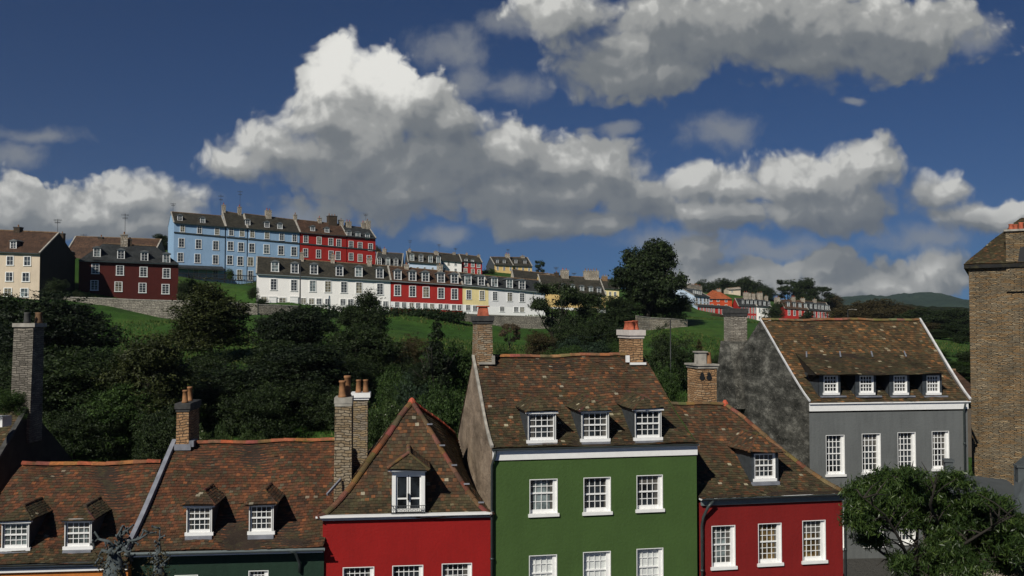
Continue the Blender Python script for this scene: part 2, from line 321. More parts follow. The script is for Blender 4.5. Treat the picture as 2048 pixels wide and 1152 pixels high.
# ------------------------------------------------------------ houses
class Frame:
    """local frame: x along the facade, y into the house, z up; root at the base of the left front corner"""
    def __init__(s, name, label, cat, px, D, yaw, zb, group=None):
        p = at(px, 700, D); s.O = Vector((p.x, p.y, zb)); s.a = R(yaw)
        s.u = Vector((math.cos(s.a), math.sin(s.a), 0)); s.n = Vector((-math.sin(s.a), math.cos(s.a), 0)); s.zb = zb
        s.root = empty(name, s.O, s.a, label, cat, group)
    def hit(s, px, py, off=0):
        r = ray(px, py); o = Vector((0, 0, CZ)); q = s.O+s.n*off
        t = (q-o).dot(s.n)/r.dot(s.n); p = o+r*t-s.O
        return p.dot(s.u), p.z
    def side(s, px, py, x):
        r = ray(px, py); o = Vector((0, 0, CZ)); q = s.O+s.u*x
        t = (q-o).dot(s.u)/r.dot(s.u); p = o+r*t-s.O
        return p.dot(s.n), p.z
    def world(s, x, y, z): return s.O+s.u*x+s.n*y+Vector((0, 0, z))
    def rect(s, x0, y0, x1, y1, off=0):
        a, zt = s.hit(x0, y0, off); b, _ = s.hit(x1, y0, off); _, zb = s.hit((x0+x1)/2, y1, off)
        _, zt = s.hit((x0+x1)/2, y0, off)
        return a, b, zb, zt
def onroof(fr, px, py, y0, z0, y1, z1, sag=0):
    """depth on a front slope running from (y0,z0) to (y1,z1) seen under a pixel"""
    lo, hi = y0, y1
    for _ in range(30):
        y = (lo+hi)/2; t = (y-y0)/(y1-y0); zr = z0+(z1-z0)*t-sag*sagf(max(0, t))
        if fr.hit(px, py, y)[1] > zr: lo = y
        else: hi = y
    return y
PAL_RED = [((.1, .042, .022), 9), ((.14, .052, .024), 6), ((.062, .035, .021), 6), ((.2, .074, .03), 1.3), ((.07, .052, .028), 3), ((.085, .07, .045), .5), ((.25, .2, .14), .12)]
PAL_MIX = [((.082, .044, .024), 8), ((.12, .054, .026), 5), ((.054, .037, .023), 6), ((.2, .08, .032), 1.3), ((.075, .056, .03), 3.5), ((.1, .08, .05), .8), ((.32, .28, .2), .18)]
PAL_GOLD = [((.09, .055, .026), 8), ((.13, .07, .03), 5), ((.06, .042, .023), 6), ((.24, .11, .04), 1.8), ((.08, .062, .03), 3.5), ((.13, .1, .055), 1.1), ((.32, .26, .17), .25)]
PAL_MOSS = [((.06, .043, .022), 7), ((.09, .053, .027), 4), ((.066, .056, .028), 6), ((.16, .075, .032), 1), ((.042, .035, .019), 5), ((.12, .1, .055), .8), ((.34, .3, .2), .2)]
def pick(pal):
    cs, ws = zip(*pal); c = random.choices(cs, ws)[0]; k = random.uniform(.8, 1.2); return tuple(v*k for v in c)
def sagf(t): return (math.sin(math.pi*min(1, t*1.15)**.62))
def tiles(mb, A, B, C, D, pal, sag=0, row=.13, tw=.145, thick=.02, low=None):
    """tile a roof face: eave A(left) B(right), top C(left) D(right); sag makes it concave. Adds an underlay."""
    A, B, C, D = map(Vector, (A, B, C, D)); dn = Vector((0, 0, -1))
    Lsl = ((A+B)/2-(C+D)/2).length; n = max(3, int(Lsl/row)); u = (B-A).normalized()
    def P(E, G, t): return E.lerp(G, t)+dn*sag*sagf(t)
    nrm = (B-A).cross(C-A if (C-A).length > .1 else D-A).normalized()
    if nrm.z < 0: nrm = -nrm
    mb.cur = (.03, .02, .014); K = 8
    for i in range(K):
        a, b = i/K, (i+1)/K
        mb.face(P(A, C, a)-nrm*.03, P(B, D, a)-nrm*.03, P(B, D, b)-nrm*.03, P(A, C, b)-nrm*.03)
    for i in range(n):
        t0 = i/n; t1 = min(1, (i+1.25)/n)
        L0, R0, L1, R1 = P(A, C, t0), P(B, D, t0), P(A, C, t1), P(B, D, t1)
        up = ((L1+R1)/2-(L0+R0)/2); length = (R0-L0).length
        if length < tw*.6: continue
        ul = (R0-L0).normalized(); m = ul.cross(up).normalized()
        if m.z < 0: m = -m
        s0 = (L0-A).dot(u); off = (i % 2)*tw/2 + random.uniform(-.02, .02)
        k = math.floor((s0-off)/tw)-1; wob = random.uniform(-.008, .008)
        while True:
            x0 = k*tw+off-s0; x1 = x0+tw-.006; k += 1
            if x0 > length: break
            x0c, x1c = max(x0, 0), min(x1, length)
            if x1c-x0c < tw*.25: continue
            pp = pal
            if low and t0 < low[0] and random.random() < low[2]: pp = low[1]
            mb.cur = pick(pp); j = random.uniform(-.007, .009); lift = thick*1.25+random.uniform(0, .007)+(.02 if random.random() < .012 else 0)
            ztl = random.uniform(-.005, .005); k0 = random.uniform(-.012, .01)
            # shrink to the upper edge width (hips)
            a = L0+ul*x0c-(up-ul*up.dot(ul)).normalized()*(k0-wob)+m*(lift+ztl); b = L0+ul*x1c-(up-ul*up.dot(ul)).normalized()*(k0-wob)+m*(lift-ztl)
            sL = (L1-L0).dot(ul); sR = length+(R1-R0).dot(ul); au, bu = min(max(x0c, sL), sR), min(max(x1c, sL), sR); upv = up-ul*up.dot(ul)
            if bu-au < .02 and k % 2: bu = au+.02
            c_ = L0+ul*au-upv.normalized()*k0+upv+m*.004; d_ = L0+ul*bu-upv.normalized()*k0+upv+m*.004; q = m*thick
            mb.hexa([a-q, b-q, d_-q, c_-q], [a, b, d_, c_])
def ridge_caps(mb, P0, P1, r=.11, seg=.42, col=None, sag=0, tt=(0, 1)):
    P0, P1 = Vector(P0), Vector(P1); L = (P1-P0).length; n = max(1, int(L/seg)); nn = 6
    def Q(t): return P0.lerp(P1, t)+Vector((0, 0, -1))*sag*sagf(tt[0]+(tt[1]-tt[0])*t)
    for i in range(n):
        a, b = Q(i/n), Q((i+1.06)/n if i < n-1 else 1); d = (b-a).normalized(); x = d.cross(Vector((0, 0, 1))).normalized(); y = x.cross(d)
        mb.cur = tuple(v*random.uniform(.65, 1.25) for v in (col or (.4, .14, .055)))
        z = random.uniform(-.006, .008)
        for q in range(nn):
            t0, t1 = math.pi*q/nn, math.pi*(q+1)/nn
            def pt(c, t, rr): return c+x*math.cos(t)*rr+y*(math.sin(t)*rr*.85+z-.03)
            mb.face(pt(a, t0, r*1.07), pt(a, t1, r*1.07), pt(b, t1, r*.95), pt(b, t0, r*.95))
        mb.face(*[a+x*math.cos(math.pi*q/nn)*r*1.07+y*(math.sin(math.pi*q/nn)*r*.91+z-.03) for q in range(nn+1)])
def wall_holes(mb, x0, x1, z0, z1, y, holes):
    xs = sorted({x0, x1}|{h[0] for h in holes}|{h[1] for h in holes}); zs = sorted({z0, z1}|{max(z0, h[2]) for h in holes}|{min(z1, h[3]) for h in holes})
    for a, b in zip(xs, xs[1:]):
        for c, d in zip(zs, zs[1:]):
            mx, mz = (a+b)/2, (c+d)/2
            if any(h[0] < mx < h[1] and h[2] < mz < h[3] for h in holes): continue
            mb.face((a, y, c), (b, y, c), (b, y, d), (a, y, d))
def sash(parent, x0, x1, z0, z1, y=0, nx=4, ny=(2, 2), rec=.13, fw=.06, bar=.022, pane=None, sill=True, name='window', inner=None, split=.5, sillz=.09, sillo=.07):
    """sash window in a hole: white linings, frame, meeting rail, glazing bars > pane, sill"""
    mb = MB(); r = rec
    mb.box(x0, x0+.025, y-.004, y+r+.06, z0, z1); mb.box(x1-.025, x1, y-.004, y+r+.06, z0, z1)
    mb.box(x0+.025, x1-.025, y-.003, y+r+.06, z1-.025, z1)
    a, b, c, d = x0+.025, x1-.025, z0+.02, z1-.025
    fl, fr_, fb = (fw*.45, fw*2.0, fw*1.9) if parent.parent is None else (fw, fw, fw*1.4)
    mb.box(a, a+fl, y+r, y+r+.05, c, d); mb.box(b-fr_, b, y+r*.55, y+r+.05, c, d)
    mb.box(a+fl, b-fr_, y+r, y+r+.05, d-fw*.6, d); mb.box(a+fl, b-fr_, y+r-.01, y+r+.05, c, c+fb)
    a2, b2, c2, d2 = a+fl, b-fr_, c+fb, d-fw*.6
    zm = c2+(d2-c2)*split; mb.box(a2, b2, y+r-.012, y+r+.045, zm-.025, zm+.025)
    for (lo, hi, n, dy) in ((c2, zm-.025, ny[1], .012), (zm+.025, d2, ny[0], .004)):
        for i in range(1, nx): x = a2+(b2-a2)*i/nx; mb.box(x-bar/2, x+bar/2, y+r+dy, y+r+dy+.02, lo, hi)
        for i in range(1, n): z = lo+(hi-lo)*i/n; mb.box(a2, b2, y+r+dy+.003, y+r+dy+.017, z-bar/2, z+bar/2)
    w = mb.build(name, M['white'], parent)
    g = MB(); g.face((a2-.01, y+r+.04, c2-.01), (b2+.01, y+r+.04, c2-.01), (b2+.01, y+r+.04, d2+.01), (a2-.01, y+r+.04, d2+.01))
    if pane is None or pane in (M['netting'], M['amber']):
        k = random.random()
        if k < .65:     # curtains drawn back, a blind part way down
            q = MB(); wd = (b2-a2)*random.uniform(.12, .22); yy = y+r+.036
            for s0, s1 in ((a2, a2+wd), (b2-wd*random.uniform(.6, 1), b2)):
                nf = 6
                for i in range(nf): u0, u1 = s0+(s1-s0)*i/nf, s0+(s1-s0)*(i+1)/nf; q.face((u0, yy-(i % 2)*.012, c2), (u1, yy-((i+1) % 2)*.012, c2), (u1, yy-((i+1) % 2)*.012, d2), (u0, yy-(i % 2)*.012, d2))
            if k < .25: q.face((a2, yy-.016, d2-(d2-c2)*.3), (b2, yy-.016, d2-(d2-c2)*.3), (b2, yy-.016, d2), (a2, yy-.016, d2))
            q.face((a2, yy-.013, d2-.04), (b2, yy-.013, d2-.04), (b2, yy-.013, d2), (a2, yy-.013, d2))
            q.build('curtain', M['curtaincloth'], w if parent.parent is None else parent)
    if parent.parent is None: g.build('pane', pane or M['glass'], w)
    else: g.build('pane', pane or M['glass'], parent)
    if sill:
        s_ = MB(); s_.box(x0-.05, x1+.05, y-sillo, y+r+.01, z0-sillz, z0+.018); s_.build('sill', M['white'], w if parent.parent is None else parent)
    return w
def gabled(fr, w, ze, zr, d, front_holes, mat, side_l, side_r, dback=None, mb_y=0):
    """walls part(s) of a gabled house in frame coordinates"""
    dback = dback or 2*d
    f = MB(); wall_holes(f, 0, w, -4, ze, 0, front_holes); f.face((w, dback, -4), (0, dback, -4), (0, dback, ze), (w, dback, ze))
    f.build('wall', mat, fr.root)
    for x, m in ((0, side_l), (w, side_r)):
        if m is None: continue
        g = MB(); pts = [(x, 0, -4), (x, 0, ze), (x, d, zr), (x, dback, ze), (x, dback, -4)]
        g.face(*(pts if x == 0 else pts[::-1])); g.build('gable_wall', m, fr.root)
def chimney(fr, x0, x1, y0, y1, z0, z1, mat, cap='coping', caph=.16, over=.08, pots=(), potm='pot', taper=0, ph=.6, pr=.12, name='chimney', lead=True, parent=None):
    mb = MB(); t = taper
    mb.hexa([(x0-t, y0-t, z0), (x1+t, y0-t, z0), (x1+t, y1+t, z0), (x0-t, y1+t, z0)], [(x0, y0, z1), (x1, y0, z1), (x1, y1, z1), (x0, y1, z1)])
    c = mb.build(name, mat, parent or fr.root)
    if caph:
        k = MB(); o = over; k.box(x0-o*.5, x1+o*.5, y0-o*.5, y1+o*.5, z1-caph*.5, z1); k.box(x0-o, x1+o, y0-o, y1+o, z1, z1+caph); k.build('chimney_cap', M[cap], c)
    for i, p in enumerate(pots):
        px_, py_ = p[0], p[1]; h = ph*(p[2] if len(p) > 2 else 1); q = MB(); z = z1+caph
        q.lathe(px_, py_, [(pr*1.25, z-.01), (pr*1.25, z+.05), (pr*1.05, z+.08), (pr*.85, z+h*.86), (pr*1.02, z+h*.88), (pr*1.05, z+h*.97), (pr*.9, z+h)])
        q.build('chimney_pot', M[potm if len(p) < 4 else p[3]], c, True)
    return c
def aerial(fr, x, y, z0, h, arms=((.92, .5), (.75, .35)), r=.02):
    mb = MB(); mb.tube([(x, y, z0-.3), (x, y, z0+h)], r, 6)
    for fz, L in arms:
        z = z0+h*fz; mb.tube([(x-L, y, z), (x+L, y, z)], r*.7, 5)
        for k in range(6): xx = x-L+2*L*k/5; mb.tube([(xx, y-.25, z), (xx, y+.25, z)], r*.5, 4); mb.tube([(xx, y, z-.16), (xx, y, z+.16)], r*.5, 4)
    mb.build('aerial', M['aerial'], fr.root)
def dormer(fr, rect, y, depth, hr, pal, cheek, nx=4, ny=(2, 2), eo=.16, fas=True, hip=.45, sag=0, pane=None, name='dormer', surround=.08, ec=None, sill=True, frame='white'):
    """dormer > cheeks(mesh itself), roof, window, pane, fascia; rect = x0,x1,z0,z1 of the outer window"""
    x0, x1, z0, z1 = rect; s = surround
    mb = MB(); t = .05
    mb.box(x0-s, x0-s+t, y+.02, y+depth, z0-.3, z1+.05); mb.box(x1+s-t, x1+s, y+.02, y+depth, z0-.3, z1+.05)
    mb.box(x0-s+t, x1+s-t, y+.3, y+.34, z0-.3, z1+.05); mb.box(x0-s, x1+s, y+.03, y+.29, z0-.32, z0-.02)
    dm = mb.build(name, cheek, fr.root)
    if s > 0:
        f = MB(); f.box(x0-s-.01, x0, y, y+.26, z0-.1, z1); f.box(x1, x1+s+.01, y, y+.26, z0-.1, z1); f.box(x0, x1, y, y+.26, z1, z1+.04); f.build('architrave', M[frame], dm)
    sash(dm, x0, x1, z0, z1, y+.02, nx, ny, rec=.05, pane=pane, name='window_frame', sill=sill, sillo=.03)
    if fas:
        f = MB(); f.box(x0-s-eo*.6, x1+s+eo*.6, y-.06, y+.1, z1, z1+.1); f.build('fascia', M['white'], dm)
    l = MB(); l.box(x0-s-.02, x1+s+.02, y-.1, y+.02, z0-.22, z0-.1); l.build('flashing', M['lead'], dm)
    r_ = MB(); e0, e1, zz = x0-s-eo, x1+s+eo, z1+.11; xm = (x0+x1)/2; yb = y+depth
    yr = y-eo+hip; A = (e0, y-eo, zz); B = (e1, y-eo, zz); Rf = (xm, yr, zz+hr); Rb = (xm, yb+.6, zz+hr); Bl = (e0, yb, zz); Br = (e1, yb, zz)
    if hip > 0: tiles(r_, A, B, Rf, Rf, pal, row=.13, tw=.15)
    else: r_.cur = (.1, .1, .1); r_.face(A, B, Rf)
    tiles(r_, B, Br, Rf, Rb, pal, row=.13, tw=.15, thick=.008); tiles(r_, Bl, A, Rb, Rf, pal, row=.13, tw=.15, thick=.008)
    r_.cur = (.05, .04, .03); r_.face(A, Bl, Br, B)
    ridge_caps(r_, Rf, Rb, .07, .35, (.1, .055, .03)); ridge_caps(r_, A, Rf, .05, .25, (.1, .05, .03)); ridge_caps(r_, B, Rf, .05, .25, (.1, .05, .03))
    r_.build('dormer_roof', M['tile'], dm)
    return dm
def pipe(fr, pts, r=.05, mat='gutter', name='downpipe'):
    mb = MB(); mb.tube(pts, r, 8)
    p0, p1 = Vector(pts[-2]), Vector(pts[-1]); L = (p1-p0).length
    for k in range(1, int(L/1.6)+1):
        c = p0.lerp(p1, k*1.6/L); mb.tube([c-Vector((0, 0, .04)), c+Vector((0, 0, .04))], r*1.35, 8)
    return mb.build(name, M[mat], fr.root, True)
def gutter(fr, x0, x1, y, z, mat='gutter', r=.075, slope=0, name='gutter'):
    mb = MB(); n = 8
    for e in range(n):
        t0, t1 = math.pi+math.pi*e/n, math.pi+math.pi*(e+1)/n
        a = (y+r*math.cos(t0), z+r*math.sin(t0)); b = (y+r*math.cos(t1), z+r*math.sin(t1))
        mb.face((x0, a[0], a[1]), (x1, a[0], a[1]), (x1, b[0], b[1]), (x0, b[0], b[1]))
    mb.box(x0, x1, y-r-.008, y-r+.006, z-.02, z+.02)
    return mb.build(name, M[mat], fr.root)

# ------------------------------------------------------------ far house
def quadbar(mb, fr, pa, pb, h0, h1, y0, y1):
    """bar along the facade between (x,z) points"""
    (xa, za), (xb, zb) = pa, pb
    mb.hexa([(xa, y0, za+h0), (xb, y0, zb+h0), (xb, y1, zb+h0), (xa, y1, za+h0)], [(xa, y0, za+h1), (xb, y0, zb+h1), (xb, y1, zb+h1), (xa, y1, za+h1)])
def far_house(name, label, xl, xr, eave, base, ridge, D, yaw, wallm, roofm, rows=(), dorm=(), chims=(), aer=(), depth=9, group=None, gable_l=None, gable_r=None, ridge_x=None, trim=None, band=None, verge='coping', cat='house', hip=0, eavem='gutter', fo=0, bars=2, frame='white', verges=(1, 1), plinth=None, dcheek='slate'):
    """a house seen small: facade corners, ridge and windows measured on the photograph, put on its own plane"""
    yb = (base[0]+base[1])/2; p = at(xl, yb, D); zb = p.z-.2
    fr = Frame(name, label, cat, xl, D, yaw, zb, group); h = fr.hit
    xw, _ = h(xr, eave[1]); _, zl = h(xl, eave[0]); _, zr = h(xr, eave[1]); _, bl = h(xl, base[0]); _, br = h(xr, base[1]); d = depth/2
    rx0, rx1 = ridge_x or (xl, xr)
    _, rl = h(rx0, ridge[0], d); _, rr = h(rx1, ridge[1], d)
    f = MB(); f.face((0, 0, bl-5), (xw, 0, br-5), (xw, 0, zr), (0, 0, zl)); f.face((xw, depth, br-5), (0, depth, bl-5), (0, depth, zl), (xw, depth, zr))
    f.face((0, 0, bl-5), (0, 0, zl-.2), (0, depth, zl-.2), (0, depth, bl-5)) if not hip else None
    if hip: f.face((0, 0, bl-5), (0, 0, zl), (0, depth, zl), (0, depth, bl-5)); f.face((xw, 0, br-5), (xw, depth, br-5), (xw, depth, zr), (xw, 0, zr))
    f.build('wall', wallm, fr.root)
    rx0l, rx1l = (hip, xw-hip) if hip else (0, xw)
    if not hip:
        for x, zz, rz, m, b_ in ((0, zl, rl, gable_l, bl), (xw, zr, rr, gable_r, br)):
            o = -.004 if x == 0 else .004; g = MB(); pts = [(x+o, 0, b_-5), (x+o, 0, zz), (x+o, d, rz), (x+o, depth, zz), (x+o, depth, b_-5)]; g.face(*(pts if x == 0 else pts[::-1])); g.build('gable_wall', m or wallm, fr.root)
    r_ = MB(); e = .25; dz = .12; th = .1
    A, B = (-.05, -e, zl-dz), (xw+.05, -e, zr-dz); C, E = (rx0l-.05*(not hip), d, rl), (rx1l+.05*(not hip), d, rr); A2, B2 = (-.05, depth+e, zl-dz), (xw+.05, depth+e, zr-dz)
    up = Vector((0, 0, th))
    for q in ((A, B, E, C), (B2, A2, C, E)):
        r_.hexa([Vector(v) for v in q], [Vector(v)+up for v in q])
    if hip:
        r_.face(*[Vector(v)+up for v in (A2, A, C)]); r_.face(*[Vector(v)+up for v in (B, B2, E)])
    rf = r_.build('roof', roofm, fr.root)
    rc = MB(); rc.tube([Vector(C)+up, Vector(E)+up], .13, 6); rc.build('ridge', M['ridgeold'], rf)
    if verge and not hip:
        for k, (P_, Q_) in enumerate(((A, C), (B, E))):
            if verges[k]:
                v = MB(); v.beam(Vector(P_)+up*1.3, Vector(Q_)+up*1.3, .22, .16); v.build('verge', M[verge], rf)
    g = MB(); quadbar(g, fr, (0, zl), (xw, zr), -.2, -.06, -e-.12, -e+.02); g.build('gutter', M[eavem], fr.root)
    if band:
        _, a = h(xl, band[0]); _, b = h(xr, band[1]); g = MB(); quadbar(g, fr, (0, a), (xw, b), -.14, .14, -.12, .01); g.build('string_course', M[band[2]], fr.root)
    if plinth:
        _, a = h(xl, plinth[0]); _, b = h(xr, plinth[1]); _, a2 = h(xl, plinth[2]); _, b2 = h(xr, plinth[3]); g = MB()
        g.hexa([(0, -.018, a2), (xw, -.018, b2), (xw, .02, b2), (0, .02, a2)], [(0, -.018, a), (xw, -.018, b), (xw, .02, b), (0, .02, a)]); g.build('window_band', M['white'], fr.root)
    def win(x0, x1, z0, z1, y, par, nm='window', bars=bars, pane='glassfar', fwid=None):
        fw = fwid or (x1-x0)*.105; m_ = MB(); a = y-.07
        m_.box(x0, x0+fw, a, y+.02, z0, z1); m_.box(x1-fw, x1, a, y+.02, z0, z1); m_.box(x0+fw, x1-fw, a, y+.02, z1-fw*.7, z1); m_.box(x0-fw*.4, x1+fw*.4, a-.03, y+.02, z0-fw*.4, z0+fw*.6)
        xm = (x0+x1)/2; m_.box(xm-.02, xm+.02, y-.045, y, z0+fw*.6, z1-fw*.7)
        for k in range(1, bars+1):
            z = z0+(z1-z0)*k/(bars+1); m_.box(x0+fw, x1-fw, y-.04, y, z-.014, z+.014)
        w = m_.build(nm, M[frame], par); g = MB(); g.face((x0+fw*.5, y-.03, z0), (x1-fw*.5, y-.03, z0), (x1-fw*.5, y-.03, z1-.02), (x0+fw*.5, y-.03, z1-.02))
        g.build('pane', M[pane if isinstance(pane, str) else 'glassfar'], w if par == fr.root else par)
        return w
    for xs, y0, y1, w_, h_ in rows:
        for i, x in enumerate(xs):
            yc = y0+(y1-y0)*((x-xs[0])/(xs[-1]-xs[0]) if len(xs) > 1 else 0)
            a, b_, c, t = fr.rect(x-w_/2, yc-h_/2, x+w_/2, yc+h_/2); k = random.random()
            win(a, b_, c, t, 0, fr.root, pane='curtain' if k < .18 else ('netting' if k < .28 else 'glassfar'))
    sl = (rl-zl)/d
    for xs, y0, y1, w_, h_ in dorm:
        for i, x in enumerate(xs):
            yc = y0+(y1-y0)*((x-xs[0])/(xs[-1]-xs[0]) if len(xs) > 1 else 0)
            # front plane: where the roof meets the bottom of the window
            off = 0
            for _ in range(8):
                a, b_, c, t = fr.rect(x-w_/2, yc-h_/2, x+w_/2, yc+h_/2, off)
                ze_ = zl+(zr-zl)*((a+b_)/2)/xw; off = .7*off+.3*max(-.05, (c-ze_)/max(sl, .2))
            dl = min(d, (t-c)/max(sl, .25)+.7); m_ = MB(); m_.box(a, b_, off+.01, off+dl, c-.3, t)
            dm = m_.build('dormer', M[dcheek], fr.root); win(a, b_, c, t, off-.01, dm, 'window_frame', 2, 'netting' if random.random() < .4 else 'glassfar')
            q = MB(); o = .12; xm = (a+b_)/2; hh = (b_-a)*.26; rr_ = dl+hh/max(sl, .25)
            q.box(a-o, b_+o, off-.16, off+dl, t, t+.1); q.face((a-o, off-.16, t+.1), (b_+o, off-.16, t+.1), (xm, off-.02, t+.1+hh))
            q.face((b_+o, off-.16, t+.1), (b_+o, off+dl, t+.1), (xm, off+rr_, t+.1+hh), (xm, off-.02, t+.1+hh)); q.face((a-o, off+dl, t+.1), (a-o, off-.16, t+.1), (xm, off-.02, t+.1+hh), (xm, off+rr_, t+.1+hh))
            q.build('dormer_roof', M['leadroof'], dm)
    for ch in chims:
        xc, yt, ybm, w_ = ch[:4]; m_ = ch[4] if len(ch) > 4 else 'palechim'; off = ch[5] if len(ch) > 5 else d
        a, zt = h(xc-w_/2, yt, off); b_, _ = h(xc+w_/2, yt, off); _, z0 = h(xc, ybm, off); hw = max(.35, min(.8, (b_-a)*.6)); ppx = (b_-a)
        caph = .12; npots = max(1, int(ppx/.55)); ph = min(.5, (zt-z0)*.25)
        pots = [(a+ppx*(k+.5)/npots, off, random.uniform(.8, 1.15)) for k in range(npots)]
        chimney(fr, a, b_, off-hw, off+hw, z0-1, zt-ph-caph, M[m_], 'coping' if m_ != 'darkstack' else 'capdark', caph, .06, pots, 'potred' if random.random() < .5 else 'pot', ph=ph, pr=.1)
    for xa, yt, y0 in aer:
        a, z0 = h(xa, y0, d); _, zt = h(xa, yt, d); aerial(fr, a, d, z0, zt-z0, r=.035)
    fr.dim = (xw, zl, zr, bl, br, d, rl, rr); return fr
M['curtaincloth'] = plain((.1, .095, .085), .3, 'curtain_behind_glass', var=.4, scale=7, spec=.5)
M['darkstack'] = stone_mat([(.03, .025, .02), (.07, .05, .035), (.12, .08, .05)], row=.2, width=.4, name='dark_brick')

# ================================================================= near row
GRP = 'near terrace of painted houses'
def holes_of(rs): return [(a, b, c, d) for a, b, c, d in rs]
# ---------------- orange house
def orange_house():
    fr = Frame('terraced_house', 'orange rendered house with two small dormers, lowest roof at the bottom left', 'house', -70, 30.7, 6, 0, GRP)
    w, zc = fr.hit(256, 1140); _, ze = fr.hit(100, 1121)
    M_w = render_mat((.5, .17, .035)); d = 4.0
    lx, rz = fr.hit(45, 930, d); rx, _ = fr.hit(330, 926, d)
    rx = fr.hit(322, 926, d)[0]
    f = MB(); wall_holes(f, -.3, w, -4, ze-.1, 0, []); f.face((w, 2*d, -4), (-.3, 2*d, -4), (-.3, 2*d, ze), (w, 2*d, ze)); f.face((w, 0, -4), (w, 2*d, -4), (w, 2*d, ze-.1), (w, 0, ze-.1)); f.build('wall', M_w, fr.root)
    g = MB(); g.face((-.3, 0, -4), (-.3, 0, ze), (lx, d, rz-.1), (-.3, 2*d, ze), (-.3, 2*d, -4)); g.build('gable_wall', M_w, fr.root)
    r = MB(); tiles(r, (-.5, -.3, ze), (w, -.3, ze), (lx, d, rz), (rx, d, rz), PAL_RED, .18, row=.13, low=(.16, PAL_MOSS, .9))
    tiles(r, (w, 2*d, ze), (-.5, 2*d, ze), (rx, d, rz), (lx, d, rz), PAL_RED, 0, row=.3, tw=.3)
    ridge_caps(r, (lx, d, rz+.06), (rx, d, rz+.06), .13, .45, (.3, .1, .045)); r.build('roof', M['tile'], fr.root)
    for (x0, x1, y0, y1) in ((3, 58, 1046, 1097), (129, 183, 1043, 1094)):
        o_ = onroof(fr, (x0+x1)/2, y1+1, -.3, ze, d, rz, .18)-.1
        dormer(fr, fr.rect(x0, y0, x1, y1, o_), o_, 2.3, .34, PAL_MOSS, M['slate'], 4, (2, 2), surround=.0, eo=.13, hip=.75, pane=M['netting'])
    c = MB(); _, za = fr.hit(100, 1121); _, z1 = fr.hit(100, 1127); _, z2 = fr.hit(100, 1139)
    c.box(-.4, w, -.26, .02, za-.12, za-.03); c.build('gutter', M['gutter'], fr.root)
    c = MB(); c.box(-.4, w, -.22, 0, z1-.05, z1); c.box(-.4, w, -.1, 0, z2-.05, z2+.06); c.build('cornice', M['white'], fr.root)
    c = MB(); c.box(-.4, w, -.14, -.002, z2+.062, z1-.052); c.build('cornice_band', M['greygutter'], fr.root)
orange_house()
# ---------------- dark green house
def dark_green_house():
    fr = Frame('terraced_house', 'dark green house with two dormers, between the orange and scarlet ones', 'house', 262, 31.6, 6, 0, GRP)
    w, _ = fr.hit(648, 1090); _, ze = fr.hit(450, 1093); d = 4.0; wm = render_mat((.012, .032, .02))
    lx, rz = fr.hit(350, 886, d); rx, _ = fr.hit(690, 884, d)
    hs = [fr.rect(349, 1150, 396, 1200), fr.rect(497, 1141, 537, 1200)]
    f = MB(); wall_holes(f, 0, w, -4, ze-.1, 0, hs); f.face((w, 2*d, -4), (0, 2*d, -4), (0, 2*d, ze), (w, 2*d, ze)); f.face((w, 0, -4), (w, 2*d, -4), (w, 2*d, ze-.1), (w, 0, ze-.1)); f.build('wall', wm, fr.root)
    for k, h_ in enumerate(hs): sash(fr.root, *h_, 0, 4, (3, 3), pane=M['blind'] if k == 0 else None)
    g = MB(); g.face((0, 0, -4), (0, 0, ze), (lx, d, rz-.1), (0, 2*d, ze), (0, 2*d, -4)); g.build('gable_wall', wm, fr.root)
    r = MB(); tiles(r, (.02, -.3, ze), (w, -.3, ze), (lx, d, rz), (rx, d, rz), PAL_RED, .12, row=.13, low=(.14, PAL_MIX, .6))
    tiles(r, (w, 2*d, ze), (0, 2*d, ze), (rx, d, rz), (lx, d, rz), PAL_RED, 0, row=.3, tw=.3)
    ridge_caps(r, (lx+.3, d, rz+.06), (rx, d, rz+.06), .12, .45, (.32, .12, .055)); rf = r.build('roof', M['tile'], fr.root)
    v = MB()
    N = 10
    for k in range(N):
        def q(t): return Vector((.02, -.3, ze)).lerp(Vector((lx, d, rz)), t)+Vector((0, 0, -.12*sagf(t)+.07))
        v.beam(q(k/N), q((k+1)/N), .16, .2)
    v.build('verge', M['lead'], rf)
    for (x0, x1, y0, y1) in ((373, 424, 1014, 1066), (498, 547, 1011, 1064)):
        o_ = onroof(fr, (x0+x1)/2, y1+4, -.3, ze, d, rz, .12)-.1
        dormer(fr, fr.rect(x0, y0, x1, y1, o_), o_, 2.2, .36, PAL_MIX, M['slate'], 4, (2, 2), surround=.0, eo=.15, hip=.8)
    gutter(fr, 0, w+.05, -.37, ze-.06, 'greygutter', .09)
    _, z2 = fr.hit(450, 1104); c = MB(); c.box(0, w, -.3, -.002, z2+.04, ze-.16); c.build('cornice_band', M['greygutter'], fr.root)
    c = MB(); c.box(0, w, -.33, 0, z2-.02, z2+.038); c.build('cornice', M['white'], fr.root)
    x, _ = fr.hit(590, 1100, -.4); pipe(fr, [(x-.25, -.37, ze-.1), (x, -.42, ze-.15), (x+.12, -.1, ze-.6), (x+.12, -.08, ze-.9)], .05)
    a, _ = fr.hit(353, 860, d-.35); b, _ = fr.hit(377, 860, d-.35); _, zt = fr.hit(365, 818, d-.35)
    chimney(fr, a, b, d-.35, d+1.4, rz-1, zt, M['brickish'], 'capdark', .2, .07, [((a+b)/2, d, .95), ((a+b)/2, d+.75, 1.1)], ph=.5, pr=.1, taper=.02)
    l = MB(); l.box(a-.06, b+.1, d-.42, d-.36, rz-.22, rz+.0); l.box(b+.03, b+.2, d-.4, d+.3, rz-.1, rz+.12); l.build('flashing', M['lead'], fr.root)
dark_green_house()
